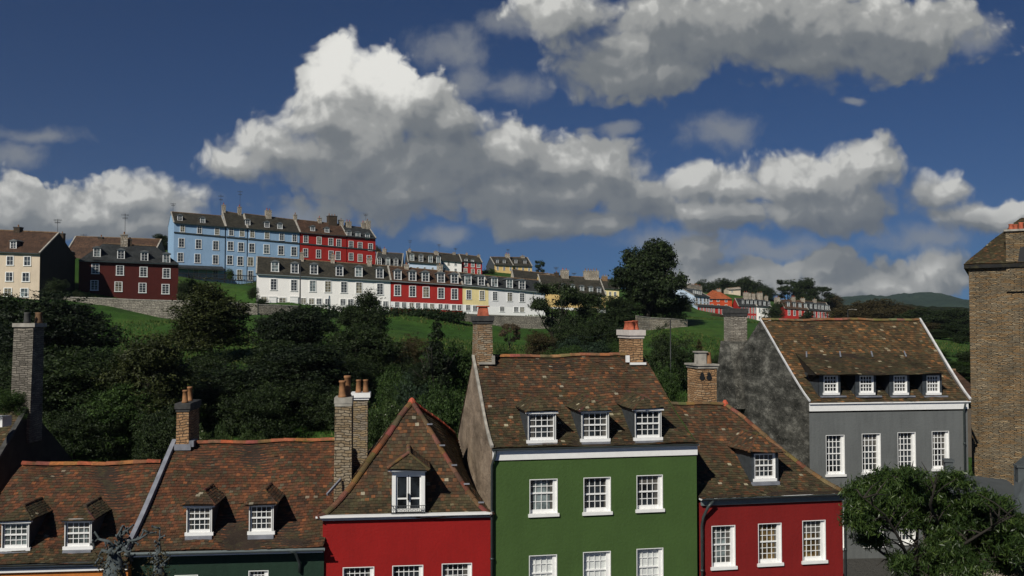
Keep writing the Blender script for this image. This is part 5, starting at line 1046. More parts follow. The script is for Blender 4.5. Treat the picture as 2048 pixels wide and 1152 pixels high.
def leaf_mat(name, dark, mid, light, flower=None, fl=.96, rough=.62):
    m, nt, b = newmat(name); a = nd(nt, 'Attribute', attribute_name='leaf'); st = [(0, dark), (.55, mid), (.95, light)]
    r = ramp(nt, a.outputs['Fac'], st); x = r.outputs[0]
    if flower:
        g = nd(nt, 'Math', operation='GREATER_THAN'); nt.links.new(a.outputs['Fac'], g.inputs[0]); g.inputs[1].default_value = fl; x = mixc(nt, g.outputs[0], x, flower)
    nt.links.new(x, b.inputs['Base Color']); b.inputs['Roughness'].default_value = rough; b.inputs['Specular IOR Level'].default_value = .24
    tr = nd(nt, 'BsdfTranslucent'); nt.links.new(mixc(nt, 1, x, (1.0, 1.3, .4), 'MULTIPLY'), tr.inputs[0]); mx = nd(nt, 'MixShader'); mx.inputs[0].default_value = .18
    nt.links.new(b.outputs[0], mx.inputs[1]); nt.links.new(tr.outputs[0], mx.inputs[2]); nt.links.new(mx.outputs[0], nt.nodes['Material Output'].inputs[0]); return m
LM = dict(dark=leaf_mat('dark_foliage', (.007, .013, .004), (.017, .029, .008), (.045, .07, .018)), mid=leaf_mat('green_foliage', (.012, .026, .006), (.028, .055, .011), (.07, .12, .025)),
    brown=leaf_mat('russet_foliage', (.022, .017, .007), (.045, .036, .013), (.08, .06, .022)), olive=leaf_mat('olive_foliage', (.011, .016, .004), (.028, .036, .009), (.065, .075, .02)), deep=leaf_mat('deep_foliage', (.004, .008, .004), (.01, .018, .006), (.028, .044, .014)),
    blue=leaf_mat('bluish_foliage', (.008, .015, .009), (.018, .034, .018), (.04, .07, .035)),
    flower=leaf_mat('flowering_shrub', (.015, .028, .008), (.035, .06, .016), (.08, .12, .03), (.45, .45, .36), .955), hedge=leaf_mat('hedge_foliage', (.006, .014, .004), (.013, .028, .008), (.03, .055, .014)),
    near=leaf_mat('glossy_narrow_leaves', (.014, .028, .008), (.03, .055, .013), (.085, .125, .03), rough=.38), twig=leaf_mat('dry_twigs', (.05, .035, .02), (.08, .06, .035), (.14, .1, .05)))
def lobes_round(seed, n=9, k=.5, top=1.0):
    r = random.Random(seed); L = [(0, 0, .55, .38, .38, .4)]
    for i in range(n):
        a = r.uniform(0, 6.28); h = r.uniform(.14, .93); q = .34*min(1, math.sin(math.pi*min(1, h*.95)**.8)*1.15)*r.uniform(.6, 1.05); s = r.uniform(.14, .25)
        L.append((math.cos(a)*q, math.sin(a)*q, h*top, s, s, s*.85))
    return L
ARCH = {}
def arch(k):
    if k in ARCH: return ARCH[k]
    H = 10.0
    def sc_(L): return [tuple(v*H for v in l) for l in L]
    if k == 'rgreat':
        L = [(0, 0, .5, .3, .3, .32)]; rq = random.Random(11)
        for i in range(26):
            a = rq.uniform(0, 6.28); h = rq.uniform(.2, .93); q = .36*math.sqrt(max(.05, 1-((h-.55)/.45)**2))*rq.uniform(.5, 1); s = rq.uniform(.11, .19); L.append((math.cos(a)*q, math.sin(a)*q, h, s, s, s*.8))
        me = leaf_mesh('crown', sc_(L), 60000, .17, 21, 1.0, csize=.5, shell=.45)
    elif k.startswith('round'): me = leaf_mesh('crown', sc_(lobes_round(int(k[5:])+3, 17)), 46000, .15, int(k[5:])+5, 1.0, csize=.55, shell=.5)
    elif k.startswith('tall'): me = leaf_mesh('crown', sc_([(x*.62, y*.62, z*1.02, a*.7, b*.7, c*1.1) for x, y, z, a, b, c in lobes_round(int(k[4:])+40, 13)]+[(.02, 0, .93, .1, .1, .12)]), 36000, .13, int(k[4:])+60, 1.0, csize=.55, shell=.5)
    elif k == 'cypress': me = leaf_mesh('crown', sc_([(random.Random(i).uniform(-.02, .02), 0, .08+i*.085, .12*(1-(i/10.5)**1.7)+.015, .12*(1-(i/10.5)**1.7)+.015, .09) for i in range(11)]), 16000, .1, 77, 1.4, csize=.3, shell=.5)
    elif k.startswith('bush'): 
        r = random.Random(int(k[4:])); me = leaf_mesh('crown', sc_([(r.uniform(-.36, .36), r.uniform(-.3, .3), r.uniform(.12, .68), r.uniform(.16, .27), r.uniform(.16, .27), r.uniform(.16, .3)) for i in range(11)]+[(0, 0, .3, .4, .4, .34)]), 30000, .13, int(k[4:])+9, 1.0, csize=.55, shell=.5)
    elif k.startswith('open'):
        r = random.Random(int(k[4:])); L = []
        for i in range(15):
            a = r.uniform(0, 6.28); h = r.uniform(.42, .93); q = .42*math.sqrt(max(.05, 1-((h-.55)/.45)**2))*r.uniform(.4, 1); s = r.uniform(.09, .17); L.append((math.cos(a)*q, math.sin(a)*q, h, s, s, s*.7))
        me = leaf_mesh('crown', sc_(L), 15000, .15, int(k[4:])+19, 1.0, csize=.5, shell=.3)
    ARCH[k] = me; return me
def trunk_mesh(H, r0, seed, spread=.3, fork=.3, n=6):
    rr = random.Random(seed); mb = MB(); p = Vector((0, 0, -1)); pts = [p.copy()]; 
    for k in range(6): p = p+Vector((rr.uniform(-.04, .04)*H*.3, rr.uniform(-.04, .04)*H*.3, H*.14)); pts.append(p.copy())
    mb.tube(pts, [r0*(1-.13*k) for k in range(7)], 8)
    for i in range(n):
        a = 6.28*i/n+rr.uniform(-.4, .4); s = pts[2 if i % 2 else 3]; e = Vector((math.cos(a)*spread*H, math.sin(a)*spread*H, H*rr.uniform(.6, .85))); m_ = s.lerp(e, .5)+Vector((0, 0, -H*.05+rr.uniform(-.03, .03)*H))
        mb.tube([s, m_, e], [r0*.5, r0*.3, r0*.08], 6)
        for j in range(2): e2 = e+Vector((rr.uniform(-1, 1), rr.uniform(-1, 1), rr.uniform(0, .8)))*H*.13; mb.tube([m_.lerp(e, .4), e2], [r0*.22, r0*.05], 5)
    return mb
TR = {}
def tree(name, label, cat, px, pytop, D, wpx, pybase=None, kind='round1', mat='dark', rot=None, group=None, trunk=True):
    """tree standing at depth D under pixel column px; crown top at pytop, crown about wpx wide"""
    p = at(px, pytop, D); z0 = gz(p.x, D) if pybase is None else at(px, pybase, D).z
    H = p.z-z0; wid = wpx/F*D; o = empty(name, (p.x, D, z0), rot if rot is not None else random.uniform(0, 6.28), label, cat, group)
    base_w = {'r': 9.3, 't': 6.6, 'c': 2.6, 'b': 10.5, 'o': 9.3}[kind[0]]; base_h = {'r': 9.9, 't': 10.6, 'c': 10, 'b': 8.6, 'o': 9.7}[kind[0]]
    me = arch(kind); c = bpy.data.objects.new('crown', me); S.collection.objects.link(c); c.parent = o; sx = wid/base_w; c.scale = (sx, sx, H/base_h)
    c.material_slots[0].link = 'OBJECT'; c.material_slots[0].material = LM[mat]
    if trunk:
        k = kind; 
        if k not in TR: mb = trunk_mesh(9.0, .3, hash(k) % 97 if False else len(TR)+3, .26 if k[0] in 'ro' else .13); TR[k] = mb.build('trunk', M['bark'], o, True); t = TR[k]
        else: t = TR[k].copy(); S.collection.objects.link(t); t.parent = o
        kk = .62 if kind[0] == 'b' else 1; t.scale = (sx*kk, sx*kk, H/10*kk)
    return o
T = tree; TG = 'trees on the slope behind the near roofs'
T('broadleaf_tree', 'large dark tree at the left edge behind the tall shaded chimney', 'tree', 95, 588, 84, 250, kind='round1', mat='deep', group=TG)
T('broadleaf_tree', 'dark tree crown cut off by the left edge below the cream house', 'tree', -20, 592, 92, 190, kind='round2', group=TG)
T('broadleaf_tree', 'dark tree below the left trees, above the orange roof', 'tree', 170, 700, 62, 250, kind='round3', group=TG)
T('broadleaf_tree', 'dark tree directly behind the slim chimney of the dark green house', 'tree', 300, 690, 60, 210, kind='round2', mat='olive', group=TG)
T('shrub', 'greenish leafy shrub rising over the orange roof ridge', 'shrub', 215, 680, 74, 110, kind='bush1', mat='mid', group=TG)
T('broadleaf_tree', 'tall dark tree before the end of the stone wall, left of the long white house', 'tree', 425, 566, 88, 175, kind='tall1', mat='olive', group=TG)
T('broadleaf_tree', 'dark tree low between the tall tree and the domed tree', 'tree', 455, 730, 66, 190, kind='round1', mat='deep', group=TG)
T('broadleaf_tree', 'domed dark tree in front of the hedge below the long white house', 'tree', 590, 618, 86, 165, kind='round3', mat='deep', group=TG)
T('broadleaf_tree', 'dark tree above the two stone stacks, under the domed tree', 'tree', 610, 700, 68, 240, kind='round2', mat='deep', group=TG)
T('broadleaf_tree', 'spiky topped dark tree before the right half of the long white house', 'tree', 735, 586, 92, 105, kind='tall2', mat='dark', group=TG)
T('broadleaf_tree', 'dark rounded tree behind the pyramid roof, left side', 'tree', 715, 650, 76, 160, kind='round1', group=TG)
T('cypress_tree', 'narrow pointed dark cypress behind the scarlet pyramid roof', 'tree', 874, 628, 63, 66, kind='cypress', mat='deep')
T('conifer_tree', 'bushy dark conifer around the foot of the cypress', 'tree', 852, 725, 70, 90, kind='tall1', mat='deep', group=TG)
T('shrub', 'russet shrub left of the cypress', 'shrub', 815, 672, 84, 90, kind='bush2', mat='brown', group='shrubs on the slope')
T('shrub', 'bright green bush right of the cypress beside the tan gable', 'shrub', 925, 672, 66, 120, kind='bush3', mat='mid', group='shrubs on the slope')
T('shrub', 'green bush low behind the tan gable of the tall green house', 'shrub', 900, 740, 56, 120, kind='bush1', mat='mid', group='shrubs on the slope')
T('shrub', 'green flowering bush left of the pyramid roof peak', 'shrub', 770, 790, 56, 120, kind='bush2', mat='flower', group='shrubs on the slope')
T('shrub', 'green bush behind the pyramid roof peak', 'shrub', 800, 735, 62, 110, kind='bush3', mat='mid', group='shrubs on the slope')
T('shrub', 'pale flowering shrub beside the slim chimney, over the dark green house roof', 'shrub', 425, 828, 52, 75, kind='bush1', mat='flower', group='shrubs on the slope')
T('shrub', 'low white flowered shrub on the ridge line of the dark green house', 'shrub', 495, 858, 54, 75, kind='bush2', mat='flower', group='shrubs on the slope')
T('shrub', 'plant growing at the foot of the very tall shaded chimney', 'shrub', 18, 778, 37.6, 85, 838, kind='bush3', mat='mid', group='shrubs on the slope', trunk=False)
T('broadleaf_tree', 'leafy open tree with sky gaps in front of the grey and golden houses', 'tree', 1105, 562, 130, 130, 712, kind='open1', mat='dark', rot=1)
T('broadleaf_tree', 'wide low tree to the right of the open tree, before the golden house', 'tree', 1170, 588, 134, 110, 700, kind='open2', mat='dark', rot=2)
T('broadleaf_tree', 'great round tree standing alone against the sky', 'tree', 1298, 490, 158, 146, kind='rgreat', mat='dark', rot=.6)
T('broadleaf_tree', 'broad lower tree under the right of the great round tree', 'tree', 1328, 580, 160, 96, kind='round3', mat='dark', rot=2)
T('broadleaf_tree', 'low tree under the left of the great round tree', 'tree', 1238, 598, 156, 90, kind='round2', mat='dark', rot=2)
for i, (x, y, D, w, m) in enumerate(((1080, 655, 100, 80, 'brown'), (1140, 640, 104, 110, 'dark'), (1205, 632, 108, 110, 'dark'), (1170, 668, 90, 120, 'blue'), (1235, 672, 92, 90, 'mid'), (1120, 690, 82, 110, 'mid'))):
    T('shrub', ['russet shrub just above the tall green house roof, left side', 'dark bush under the open tree', 'dark bush under the great round tree', 'bluish bush above the tall green house ridge', 'green bush left of the capped right stack', 'green bush touching the tall green house ridge'][i], 'shrub', x, y, D, w, kind='bush%d' % (i % 3+1), mat=m, group='shrubs on the slope')
T('shrub', 'very dark domed bush right of the capped stack', 'shrub', 1335, 660, 76, 118, kind='bush2', mat='dark', group='shrubs on the slope')
T('shrub', 'bright bush between the green roof and the square stub chimney', 'shrub', 1330, 725, 62, 100, kind='bush3', mat='mid', group='shrubs on the slope')
T('shrub', 'green bush before the square stub chimney, under the domed bush', 'shrub', 1290, 750, 56, 90, kind='bush1', mat='mid', group='shrubs on the slope')
T('conifer_tree', 'small pointed bush above the square stub chimney', 'tree', 1398, 676, 78, 30, kind='cypress', mat='brown')
T('shrub', 'small bush next to the stained grey gable', 'shrub', 1425, 705, 80, 34, kind='bush2', mat='dark', group='shrubs on the slope')
T('shrub', 'bush beside the cream house shaded gable', 'shrub', 112, 552, 126, 56, 600, kind='bush1', mat='dark', group='shrubs by the hill houses')
T('shrub', 'small round bush at the corner of the maroon house', 'shrub', 160, 582, 133, 30, 600, kind='bush2', mat='dark', group='shrubs by the hill houses')
T('shrub', 'dark bush between the maroon house and the railing', 'shrub', 395, 555, 150, 52, 606, kind='bush2', mat='dark', group='shrubs by the hill houses')
T('shrub', 'dark bush at the right end of the maroon house', 'shrub', 366, 556, 143, 30, 606, kind='bush1', mat='dark', group='shrubs by the hill houses')
T('shrub', 'small bush by the railing under the blue drainpipes', 'shrub', 460, 536, 178, 18, 562, kind='bush3', mat='mid', group='shrubs by the hill houses')
T('shrub', 'russet round bush on the lawn below the railing', 'shrub', 434, 576, 146, 24, 602, kind='bush1', mat='brown', group='shrubs by the hill houses')
T('shrub', 'bush at the left foot of the long white house', 'shrub', 505, 572, 147, 24, 600, kind='bush2', mat='dark', group='shrubs by the hill houses')
T('shrub', 'low clipped bush before the long white house garage', 'shrub', 522, 596, 146, 30, 611, kind='bush2', mat='hedge', group='shrubs by the hill houses')
T('broadleaf_tree', 'dark tree on the skyline left of the blue terrace', 'tree', 322, 471, 250, 36, 500, kind='round2', mat='dark')
T('shrub', 'bush on the bank behind the maroon house roof', 'shrub', 304, 490, 225, 40, 512, kind='bush3', mat='dark', group='shrubs by the hill houses')
T('shrub', 'treetop poking up right of the red end house', 'shrub', 757, 490, 250, 16, 520, kind='bush3', mat='brown', group='shrubs by the hill houses')
T('broadleaf_tree', 'thin tree on the skyline right of the golden pair', 'tree', 1078, 520, 255, 26, 560, kind='open1', mat='blue')
T('shrub', 'ivy covered bank between the small red and the skyline yellow house', 'shrub', 978, 535, 262, 30, 556, kind='bush1', mat='mid', group='shrubs by the hill houses')
# distant right
for i, (x, y, D, w, b, m, k) in enumerate(((1410, 560, 420, 55, 610, 'dark', 'round1'), (1450, 562, 430, 60, 612, 'dark', 'round2'), (1492, 556, 425, 64, 612, 'dark', 'round3'), (1530, 572, 400, 50, 615, 'dark', 'round1'), (1575, 558, 400, 62, 620, 'dark', 'open1'), (1610, 562, 395, 60, 620, 'dark', 'round2'), (1640, 574, 400, 60, 625, 'dark', 'open2'), (1668, 588, 410, 46, 630, 'brown', 'round1'))):
    T('broadleaf_tree', ['wooded skyline tree over the distant pale blue house', 'skyline tree over the distant orange house', 'tallest clump behind the small cream house', 'skyline tree over the distant white terrace house', 'open branched skyline tree behind the distant red terrace', 'dense skyline tree behind the distant red terrace', 'thin skyline tree at the right of the distant red terrace', 'russet tree past the end of the distant red terrace'][i], 'tree', x, y, D, w, b, kind=k, mat=m, group='skyline trees')
T('shrub', 'big dark clipped bush between the distant white and red houses', 'shrub', 1548, 612, 300, 46, 645, kind='bush2', mat='dark', group='bushes before the distant terrace')
T('shrub', 'dark treetop over the clipped bush in the distant terrace', 'shrub', 1556, 598, 310, 26, 630, kind='bush1', mat='dark', group='bushes before the distant terrace')
T('shrub', 'round dark bush before the rightmost distant red terrace', 'shrub', 1614, 620, 305, 32, 645, kind='bush3', mat='dark', group='bushes before the distant terrace')
T('shrub', 'dark bush under the distant pale blue gable', 'shrub', 1370, 594, 270, 30, 632, kind='bush3', mat='dark', group='bushes before the distant terrace')
for i, (x, w) in enumerate(((1402, 26), (1420, 26), (1440, 28))): T('shrub', ['left', 'middle', 'right'][i]+' one of three pale scrubby bushes under the low dark red house', 'shrub', x, 626, 235, w, 648, kind='bush%d' % (i+1), mat='twig', group='pale scrub')
bl = [(1690, 612, 300, 90, 'brown', 'round1'), (1745, 604, 290, 120, 'brown', 'round2'), (1800, 612, 280, 110, 'brown', 'round3'), (1850, 616, 270, 100, 'dark', 'round1'), (1900, 622, 260, 100, 'dark', 'round2'), (1950, 628, 250, 90, 'dark', 'round1'), (1800, 640, 210, 110, 'brown', 'round1'), (1860, 646, 200, 110, 'brown', 'round3'), (1915, 650, 190, 100, 'dark', 'round2'), (1965, 655, 180, 90, 'dark', 'round3'), (1900, 722, 110, 90, 'mid', 'round1'), (1930, 735, 100, 80, 'dark', 'round2'), (1865, 700, 120, 70, 'mid', 'round3'), (1720, 628, 240, 90, 'brown', 'open1'), (1672, 630, 250, 60, 'dark', 'bush1')]
bt = ['russet tree right of the distant terrace', 'broadest russet tree behind the grey house ridge', 'russet tree over the right of the grey house ridge', 'dark tree under the far wooded hill', 'dark tree beside the stone wall edge, highest', 'dark tree hidden partly by the tall stone house', 'russet tree just beyond the grey roof verge', 'russet tree between verge and stone wall', 'dark tree over the small green field', 'dark tree at the edge of the tall stone wall', 'green tree below the small field, beside the verge', 'dark tree low between the grey verge and the stone wall', 'green tree behind the right verge of the grey house', 'bare branched russet tree over the grey ridge', 'dark bush by the end of the distant terrace']
for (x, y, D, w, m, k), lb in zip(bl, bt): T('broadleaf_tree', lb, 'tree', x, y, D, w, kind=k, mat=m, group='trees at the right behind the grey house')
# ---------------- hedge
def hedge(label, pts, D, seed):
    r = np.random.default_rng(seed); L = []
    a, b = at(pts[0][0], pts[0][2], D), at(pts[-1][0], pts[-1][2], D); o = empty('hedge', a, 0, label, 'hedge'); n = 26
    for i in range(n):
        px = pts[0][0]+(pts[-1][0]-pts[0][0])*i/(n-1); t = np.interp(px, [p[0] for p in pts], [p[1] for p in pts]); bb = np.interp(px, [p[0] for p in pts], [p[2] for p in pts]); p1, p0 = at(px, t, D), at(px, bb, D); h_ = p1.z-p0.z
        L.append((p0.x-a.x, r.uniform(-.2, .2), p0.z-a.z+h_*.5, (b.x-a.x)/n*.9, .8, h_*.52))
    me = leaf_mesh('foliage', L, 26000, .13, seed, csize=.4, shell=.8); c = bpy.data.objects.new('foliage', me); S.collection.objects.link(c); c.parent = o; c.material_slots[0].link = 'OBJECT'; c.material_slots[0].material = LM['hedge']
    mb = MB()
    for l in L[::3]: mb.tube([(l[0], 0, l[2]-l[5]-.6), (l[0], 0, l[2])], .08, 5)
    mb.build('stems', M['bark'], o)
hedge('long dark clipped hedge below the white and red houses of the lower row', [(600, 613, 640), (660, 611, 642), (760, 613, 643), (850, 618, 643), (920, 624, 644)], 140, 4)
# ---------------- stone walls
def swall(label, pts, D0, D1, th=.6, wm=None):
    o = None; a = at(pts[0][0], pts[0][2], D0); o = empty('stone_wall', a, 0, label, 'wall'); mb, cp = MB(), MB(); n = len(pts); P = []
    for i, (px, t, b) in enumerate(pts): D = D0+(D1-D0)*i/(n-1); P.append((at(px, t, D)-a, at(px, b, D)-a))
    for (t0, b0), (t1, b1) in zip(P, P[1:]):
        y = Vector((0, th, 0)); dz = Vector((0, 0, -1.5)); mb.hexa([b0+dz, b1+dz, b1+dz+y, b0+dz+y], [t0, t1, t1+y, t0+y])
        e = Vector((0, -.06, 0)); z = Vector((0, 0, .12)); cp.hexa([t0+e, t1+e, t1-e+y, t0-e+y], [t0+e+z, t1+e+z, t1-e+y+z, t0-e+y+z])
    mb.build('wall', wm or M['wallfar'], o); cp.build('coping', M['coping'], o)
swall('long pale field stone wall below the maroon house', [(-60, 590, 628), (60, 592, 629), (130, 595, 631), (200, 597, 632), (270, 600, 633), (345, 602, 634), (430, 605, 636), (515, 609, 638)], 130, 134)
swall('pale stone wall before the left end of the long white house', [(516, 610, 638), (560, 611, 638), (596, 613, 638)], 136, 139)
swall('low grey stone wall under the yellow and pale grey houses', [(919, 628, 641), (960, 630, 642), (1010, 632, 642), (1070, 634, 644), (1130, 636, 646)], 143, 150)
swall('low pale wall beneath the great round tree', [(1272, 632, 640), (1300, 636, 644), (1340, 638, 646), (1375, 641, 648)], 152, 158, wm=M['palechim'])

ug = [(60, 730, 66, 170, 'dark', 'round3'), (150, 800, 56, 180, 'dark', 'bush2'), (245, 770, 58, 170, 'mid', 'round1'), (330, 800, 54, 150, 'dark', 'bush1'), (390, 700, 70, 150, 'dark', 'bush3'), (500, 760, 62, 170, 'dark', 'bush2'), (560, 690, 74, 150, 'dark', 'round2'), (660, 745, 64, 150, 'dark', 'bush1'), (690, 700, 72, 130, 'dark', 'bush3'), (790, 700, 76, 110, 'dark', 'bush1'), (30, 700, 70, 130, 'dark', 'bush3'), (280, 700, 72, 90, 'mid', 'bush2'), (840, 760, 60, 120, 'blue', 'bush2'), (945, 700, 80, 70, 'mid', 'bush1'), (1010, 690, 82, 50, 'mid', 'bush3')]
ul = ['dark tree crown right of the tall shaded chimney, mid height', 'dark thicket directly above the orange roof ridge', 'dark tree crown left of the slim chimney, over the orange ridge', 'dark bush just left of the slim chimney', 'dark bush beneath the tall tree left of the domed tree', 'dark bush above the dark green house ridge', 'dark crown at the left foot of the domed tree', 'dark bush behind the pair of buff stone stacks', 'dark bush at the foot of the spiky topped tree', 'dark bush between the russet shrub and the spiky tree', 'dark bush behind the tall shaded chimney', 'green bush on the meadow under the stone wall', 'bluish bush at the left of the cypress foot', 'green bush at the right edge of the left stack of the tall green house', 'small green bush over the left end of the green house ridge']
for (x, y, D, w, m, k), lb in zip(ug, ul): T('shrub', lb, 'shrub', x, y, D, w, kind=k, mat=m, group='dark undergrowth on the slope', trunk=True)
T('small_tree', 'small bare russet tree on the meadow above the green house ridge', 'tree', 1020, 648, 112, 44, 706, kind='open2', mat='twig')

for (x, y, D, w, m, k), lb in zip([(1880, 662, 170, 70, 'dark', 'round2'), (1925, 668, 160, 60, 'dark', 'bush1'), (1945, 700, 110, 60, 'dark', 'round3'), (1850, 690, 150, 60, 'dark', 'bush2')], ['dark tree above the small field right of the grey verge', 'dark bush above the small field by the tall stone wall', 'dark tree touching the tall stone wall beside the small field', 'dark bush on the left of the small field']):
    T('broadleaf_tree', lb, 'tree', x, y, D, w, kind=k, mat=m, group='trees at the right behind the grey house')

def tufts():
    r = np.random.default_rng(12); n = 90000; y = r.uniform(58, 200, n); px = r.uniform(150, 2000, n); x = (px-1024)/F*y
    dn = smn(x, y, 14, 9); k = dn > .1; x, y = x[k], y[k]; z = gfun_vec(x, y); m = len(x); h = r.uniform(.1, .38, m); a = r.uniform(0, 6.28, m); w = r.uniform(.05, .16, m)
    dx, dy = np.cos(a)*w, np.sin(a)*w*.5; lx, ly = r.normal(size=m)*.1, r.normal(size=m)*.1
    V = np.stack([np.stack([x-dx, y-dy, z-.03], -1), np.stack([x+dx, y+dy, z-.03], -1), np.stack([x+lx, y+ly, z+h], -1)], 1).reshape(-1, 3)
    me = bpy.data.meshes.new('meadow_tufts'); me.vertices.add(m*3); me.vertices.foreach_set('co', V.ravel().astype(np.float32)); me.loops.add(m*3); me.loops.foreach_set('vertex_index', np.arange(m*3, dtype=np.int32)); me.polygons.add(m)
    me.polygons.foreach_set('loop_start', np.arange(0, m*3, 3, dtype=np.int32)); me.polygons.foreach_set('loop_total', np.full(m, 3, np.int32)); me.update(calc_edges=True)
    at_ = me.attributes.new('leaf', 'FLOAT', 'FACE'); at_.data.foreach_set('value', r.random(m).astype(np.float32)); me.materials.append(LM['meadow'])
    o = bpy.data.objects.new('meadow_tufts', me); S.collection.objects.link(o); tag(o, kind='stuff')
def gfun_vec(x, y):
    out = np.empty(len(x))
    for i in range(0, len(x), 4000): out[i:i+4000] = gfun(x[i:i+4000], y[i:i+4000])
    return out
LM['meadow'] = leaf_mat('meadow_tuft', (.022, .05, .009), (.042, .08, .014), (.1, .11, .03), rough=.9)
tufts()

# ================================================================= near tree, pollards, poles
def near_tree():
    D = 24.0; p = at(1835, 1152, D); zb = 0.0; o = empty('leafy_tree', (p.x, D, zb), 0, 'glossy narrow leaved tree in the bottom right corner before the grey house', 'tree')
    r = random.Random(3); mb = MB(); tips = []
    def W(px, py, dy=0): q = at(px, py, D+dy); return Vector((q.x-p.x, q.y-D, q.z-zb))
    base = [Vector((0, 0, -.5)), Vector((.05, 0, 3)), W(1830, 1150)]
    mb.tube(base, [.24, .2, .15], 9)
    limbs = [[(1830, 1150), (1800, 1080), (1770, 1030), (1720, 990)], [(1830, 1150), (1835, 1060), (1830, 1000), (1822, 950)], [(1832, 1130), (1880, 1060), (1910, 1010), (1925, 965)], [(1832, 1140), (1925, 1090), (1990, 1050), (2030, 1030)], [(1840, 1160), (1930, 1130), (2010, 1110), (2060, 1100)], [(1828, 1140), (1770, 1110), (1730, 1080), (1712, 1060)], [(1880, 1060), (1860, 1010), (1870, 970)], [(1910, 1110), (1960, 1060), (1960, 1010)]]
    for i, L in enumerate(limbs):
        pts = [W(x, y, (i % 3-1)*.5*k) for k, (x, y) in enumerate(L)]; mb.tube(pts, [.05*(1-.27*k) for k in range(len(pts))], 7)
        for k in range(len(pts)-1):
            for j in range(5):
                s = pts[k].lerp(pts[k+1], r.random()); e = s+Vector((r.uniform(-.7, .7), r.uniform(-.8, .8), r.uniform(-.1, .6))); mb.tube([s, s.lerp(e, .5)+Vector((0, 0, .06)), e], [.025, .016, .006], 5); tips.append(e)
    mb.build('trunk', M['bark'], o, True)
    B = [(1735, 990, 45, 40), (1722, 1035, 35, 50), (1790, 965, 60, 28), (1822, 943, 18, 12), (1850, 985, 70, 40), (1905, 960, 40, 26), (1790, 1030, 70, 50), (1880, 1040, 80, 55), (1950, 1030, 60, 45), (2000, 1060, 60, 50), (2035, 1095, 45, 50), (1740, 1075, 35, 32), (1955, 1090, 75, 55), (1890, 1095, 50, 40), (1850, 1130, 45, 35), (1990, 1010, 35, 25), (1800, 1130, 22, 40), (1925, 1135, 50, 30), (1720, 985, 30, 20), (2010, 1130, 60, 30), (1960, 1000, 40, 26), (1875, 1000, 45, 30), (1815, 990, 45, 30), (2010, 1035, 40, 26), (1760, 1010, 40, 36)]
    L = []
    for k, (x, y, rx, ry) in enumerate(B):
        c = W(x, y, r.uniform(-.9, .9)); L.append((c.x, c.y, c.z, rx/F*D*.84, r.uniform(.4, .8), ry/F*D*.84))
    me = leaf_mesh('crown', L, 92000, .046, 5, 1.8, droop=.6, clump=24, csize=.17, shell=.3, wf=.3); c = bpy.data.objects.new('crown', me); S.collection.objects.link(c); c.parent = o
    c.material_slots[0].link = 'OBJECT'; c.material_slots[0].material = LM['near']
near_tree()
def pollard(px, py0, D, label, arms, seed, big=1.0):
    r = random.Random(seed); q = at(px, 1150, D); o = empty('pollarded_tree', (q.x, D, 0), 0, label, 'tree', 'bare pollarded trees'); mb = MB()
    def W(x, y, dy=0): a = at(x, y, D+dy); return Vector((a.x-q.x, a.y-D, a.z))
    top = W(px, py0); mb.tube([Vector((0, 0, 0)), W(px, 1160), top], [.34*big, .3*big, .12*big], 10)
    for k in range(int(12*big)): z = r.uniform(0, 1); c = W(px, 1160).lerp(top, z); a = r.uniform(0, 6.28); d = Vector((math.cos(a), math.sin(a), r.uniform(-.2, .3)))*(.3-.16*z)*big; mb.tube([c, c+d, c+d*1.25], [.07*big, .05*big, .02*big], 6)
    for A in arms:
        pts = [W(x, y, r.uniform(-.15, .15)) for x, y in A]; n = len(pts); mb.tube(pts, [max(.018, .055*big*(1-.75*k/(n-1))) for k in range(n)], 7)
        for j in range(4*(n-1)):
            k = r.randrange(n-1); s = pts[k].lerp(pts[k+1], r.random()); e = s+Vector((r.uniform(-.16, .16), r.uniform(-.16, .16), r.uniform(-.12, .16))); mb.tube([s, e], [.028, .02], 5); mb.tube([e-Vector((0, 0, .02)), e+Vector((0, 0, .03))], [.035, .012], 5)
    mb.build('trunk', M['lichen'], o, True)
    me = leaf_mesh('tuft', [(0, -.05, (top.z+W(px, 1160).z)/2, .42*big, .4*big, .5)], 500, .035, seed, csize=.2, shell=.6); c = bpy.data.objects.new('dry_leaves', me); S.collection.objects.link(c); c.parent = o; c.material_slots[0].link = 'OBJECT'; c.material_slots[0].material = LM['brown']
pollard(228, 1098, 23, 'gnarled lichen grey pollard with crooked arms before the orange house', [[(238, 1105), (244, 1085), (240, 1068), (246, 1050)], [(236, 1100), (215, 1082), (196, 1078), (186, 1088)], [(244, 1090), (262, 1082), (280, 1078), (299, 1065)], [(228, 1110), (205, 1100), (198, 1112), (208, 1126)], [(246, 1095), (258, 1108), (262, 1128)], [(240, 1080), (232, 1070)], [(246, 1066), (256, 1060)]], 2)
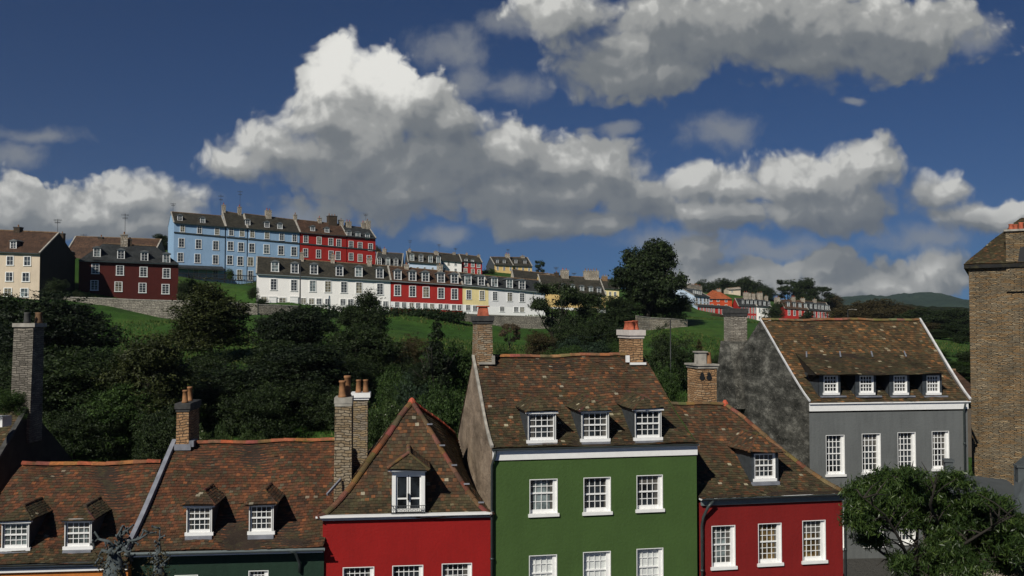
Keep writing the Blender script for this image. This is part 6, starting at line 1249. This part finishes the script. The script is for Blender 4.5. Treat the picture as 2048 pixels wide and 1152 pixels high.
pollard(317, 1118, 23, 'thin upright lichen grey pollard stem before the dark green house', [[(318, 1125), (320, 1100), (319, 1078), (320, 1054)], [(318, 1120), (309, 1112), (312, 1130)], [(319, 1122), (328, 1118), (324, 1134)]], 4, .6)
def pole(px, ytop, ybase, D, label, arm=0, r=.07, name='utility_pole', cat='pole'):
    a = at(px, ybase, D); t = at(px, ytop, D); o = empty(name, a, 0, label, cat); mb = MB(); h = t.z-a.z; mb.tube([(0, 0, -1), (0, 0, h)], [r*1.2, r*.8], 8); mb.build('post', M['black'], o, True)
    if arm: q = MB(); q.tube([(0, 0, h-.05), (arm*.5, 0, h+.05), (arm, 0, h)], [r*.6, r*.5, r*.4], 6); q.box(arm-.25, arm+.25, -.12, .12, h-.08, h+.03); q.build('lamp_head', M['coping'], o)
    return o, t
pole(600, 520, 618, 147, 'thin dark pole standing before the long white house', r=.1)
o1, t1 = pole(1342, 640, 850, 70, 'tall thin pole right of the capped brown stack', r=.05)
o2, t2 = pole(1242, 655, 720, 88, 'thin pole behind the capped brown stack', r=.05)
pole(1696, 619, 650, 200, 'distant street lamp above the grey house ridge', 1.6, .09, 'street_lamp', 'street lamp')
c = MB(); pts = [t2.lerp(t1, k/12)-Vector((0, 0, 1.0*math.sin(math.pi*k/12))) for k in range(13)]; t3 = at(1110, 648, 110); pts2 = [t3.lerp(t2, k/12)-Vector((0, 0, 1.2*math.sin(math.pi*k/12))) for k in range(13)]
c.tube(pts2+pts[1:], .018, 4); tag(c.build('overhead_cable', M['black']), 'thin overhead cable slung between the slender poles', 'cable')

# ---------------- air
hz = MB(); hz.box(-3400, 3400, -700, 3500, -320, 420); ho = hz.build('haze', None); tag(ho, kind='stuff')
hm = bpy.data.materials.new('haze'); hm.use_nodes = True; hn = hm.node_tree; hn.nodes.clear(); hov = hn.nodes.new('ShaderNodeOutputMaterial'); hv = hn.nodes.new('ShaderNodeVolumePrincipled')
hv.inputs['Color'].default_value = (.72, .82, .95, 1); hv.inputs['Density'].default_value = .00007; hv.inputs['Anisotropy'].default_value = .2; hn.links.new(hv.outputs[0], hov.inputs['Volume']); ho.data.materials.append(hm)
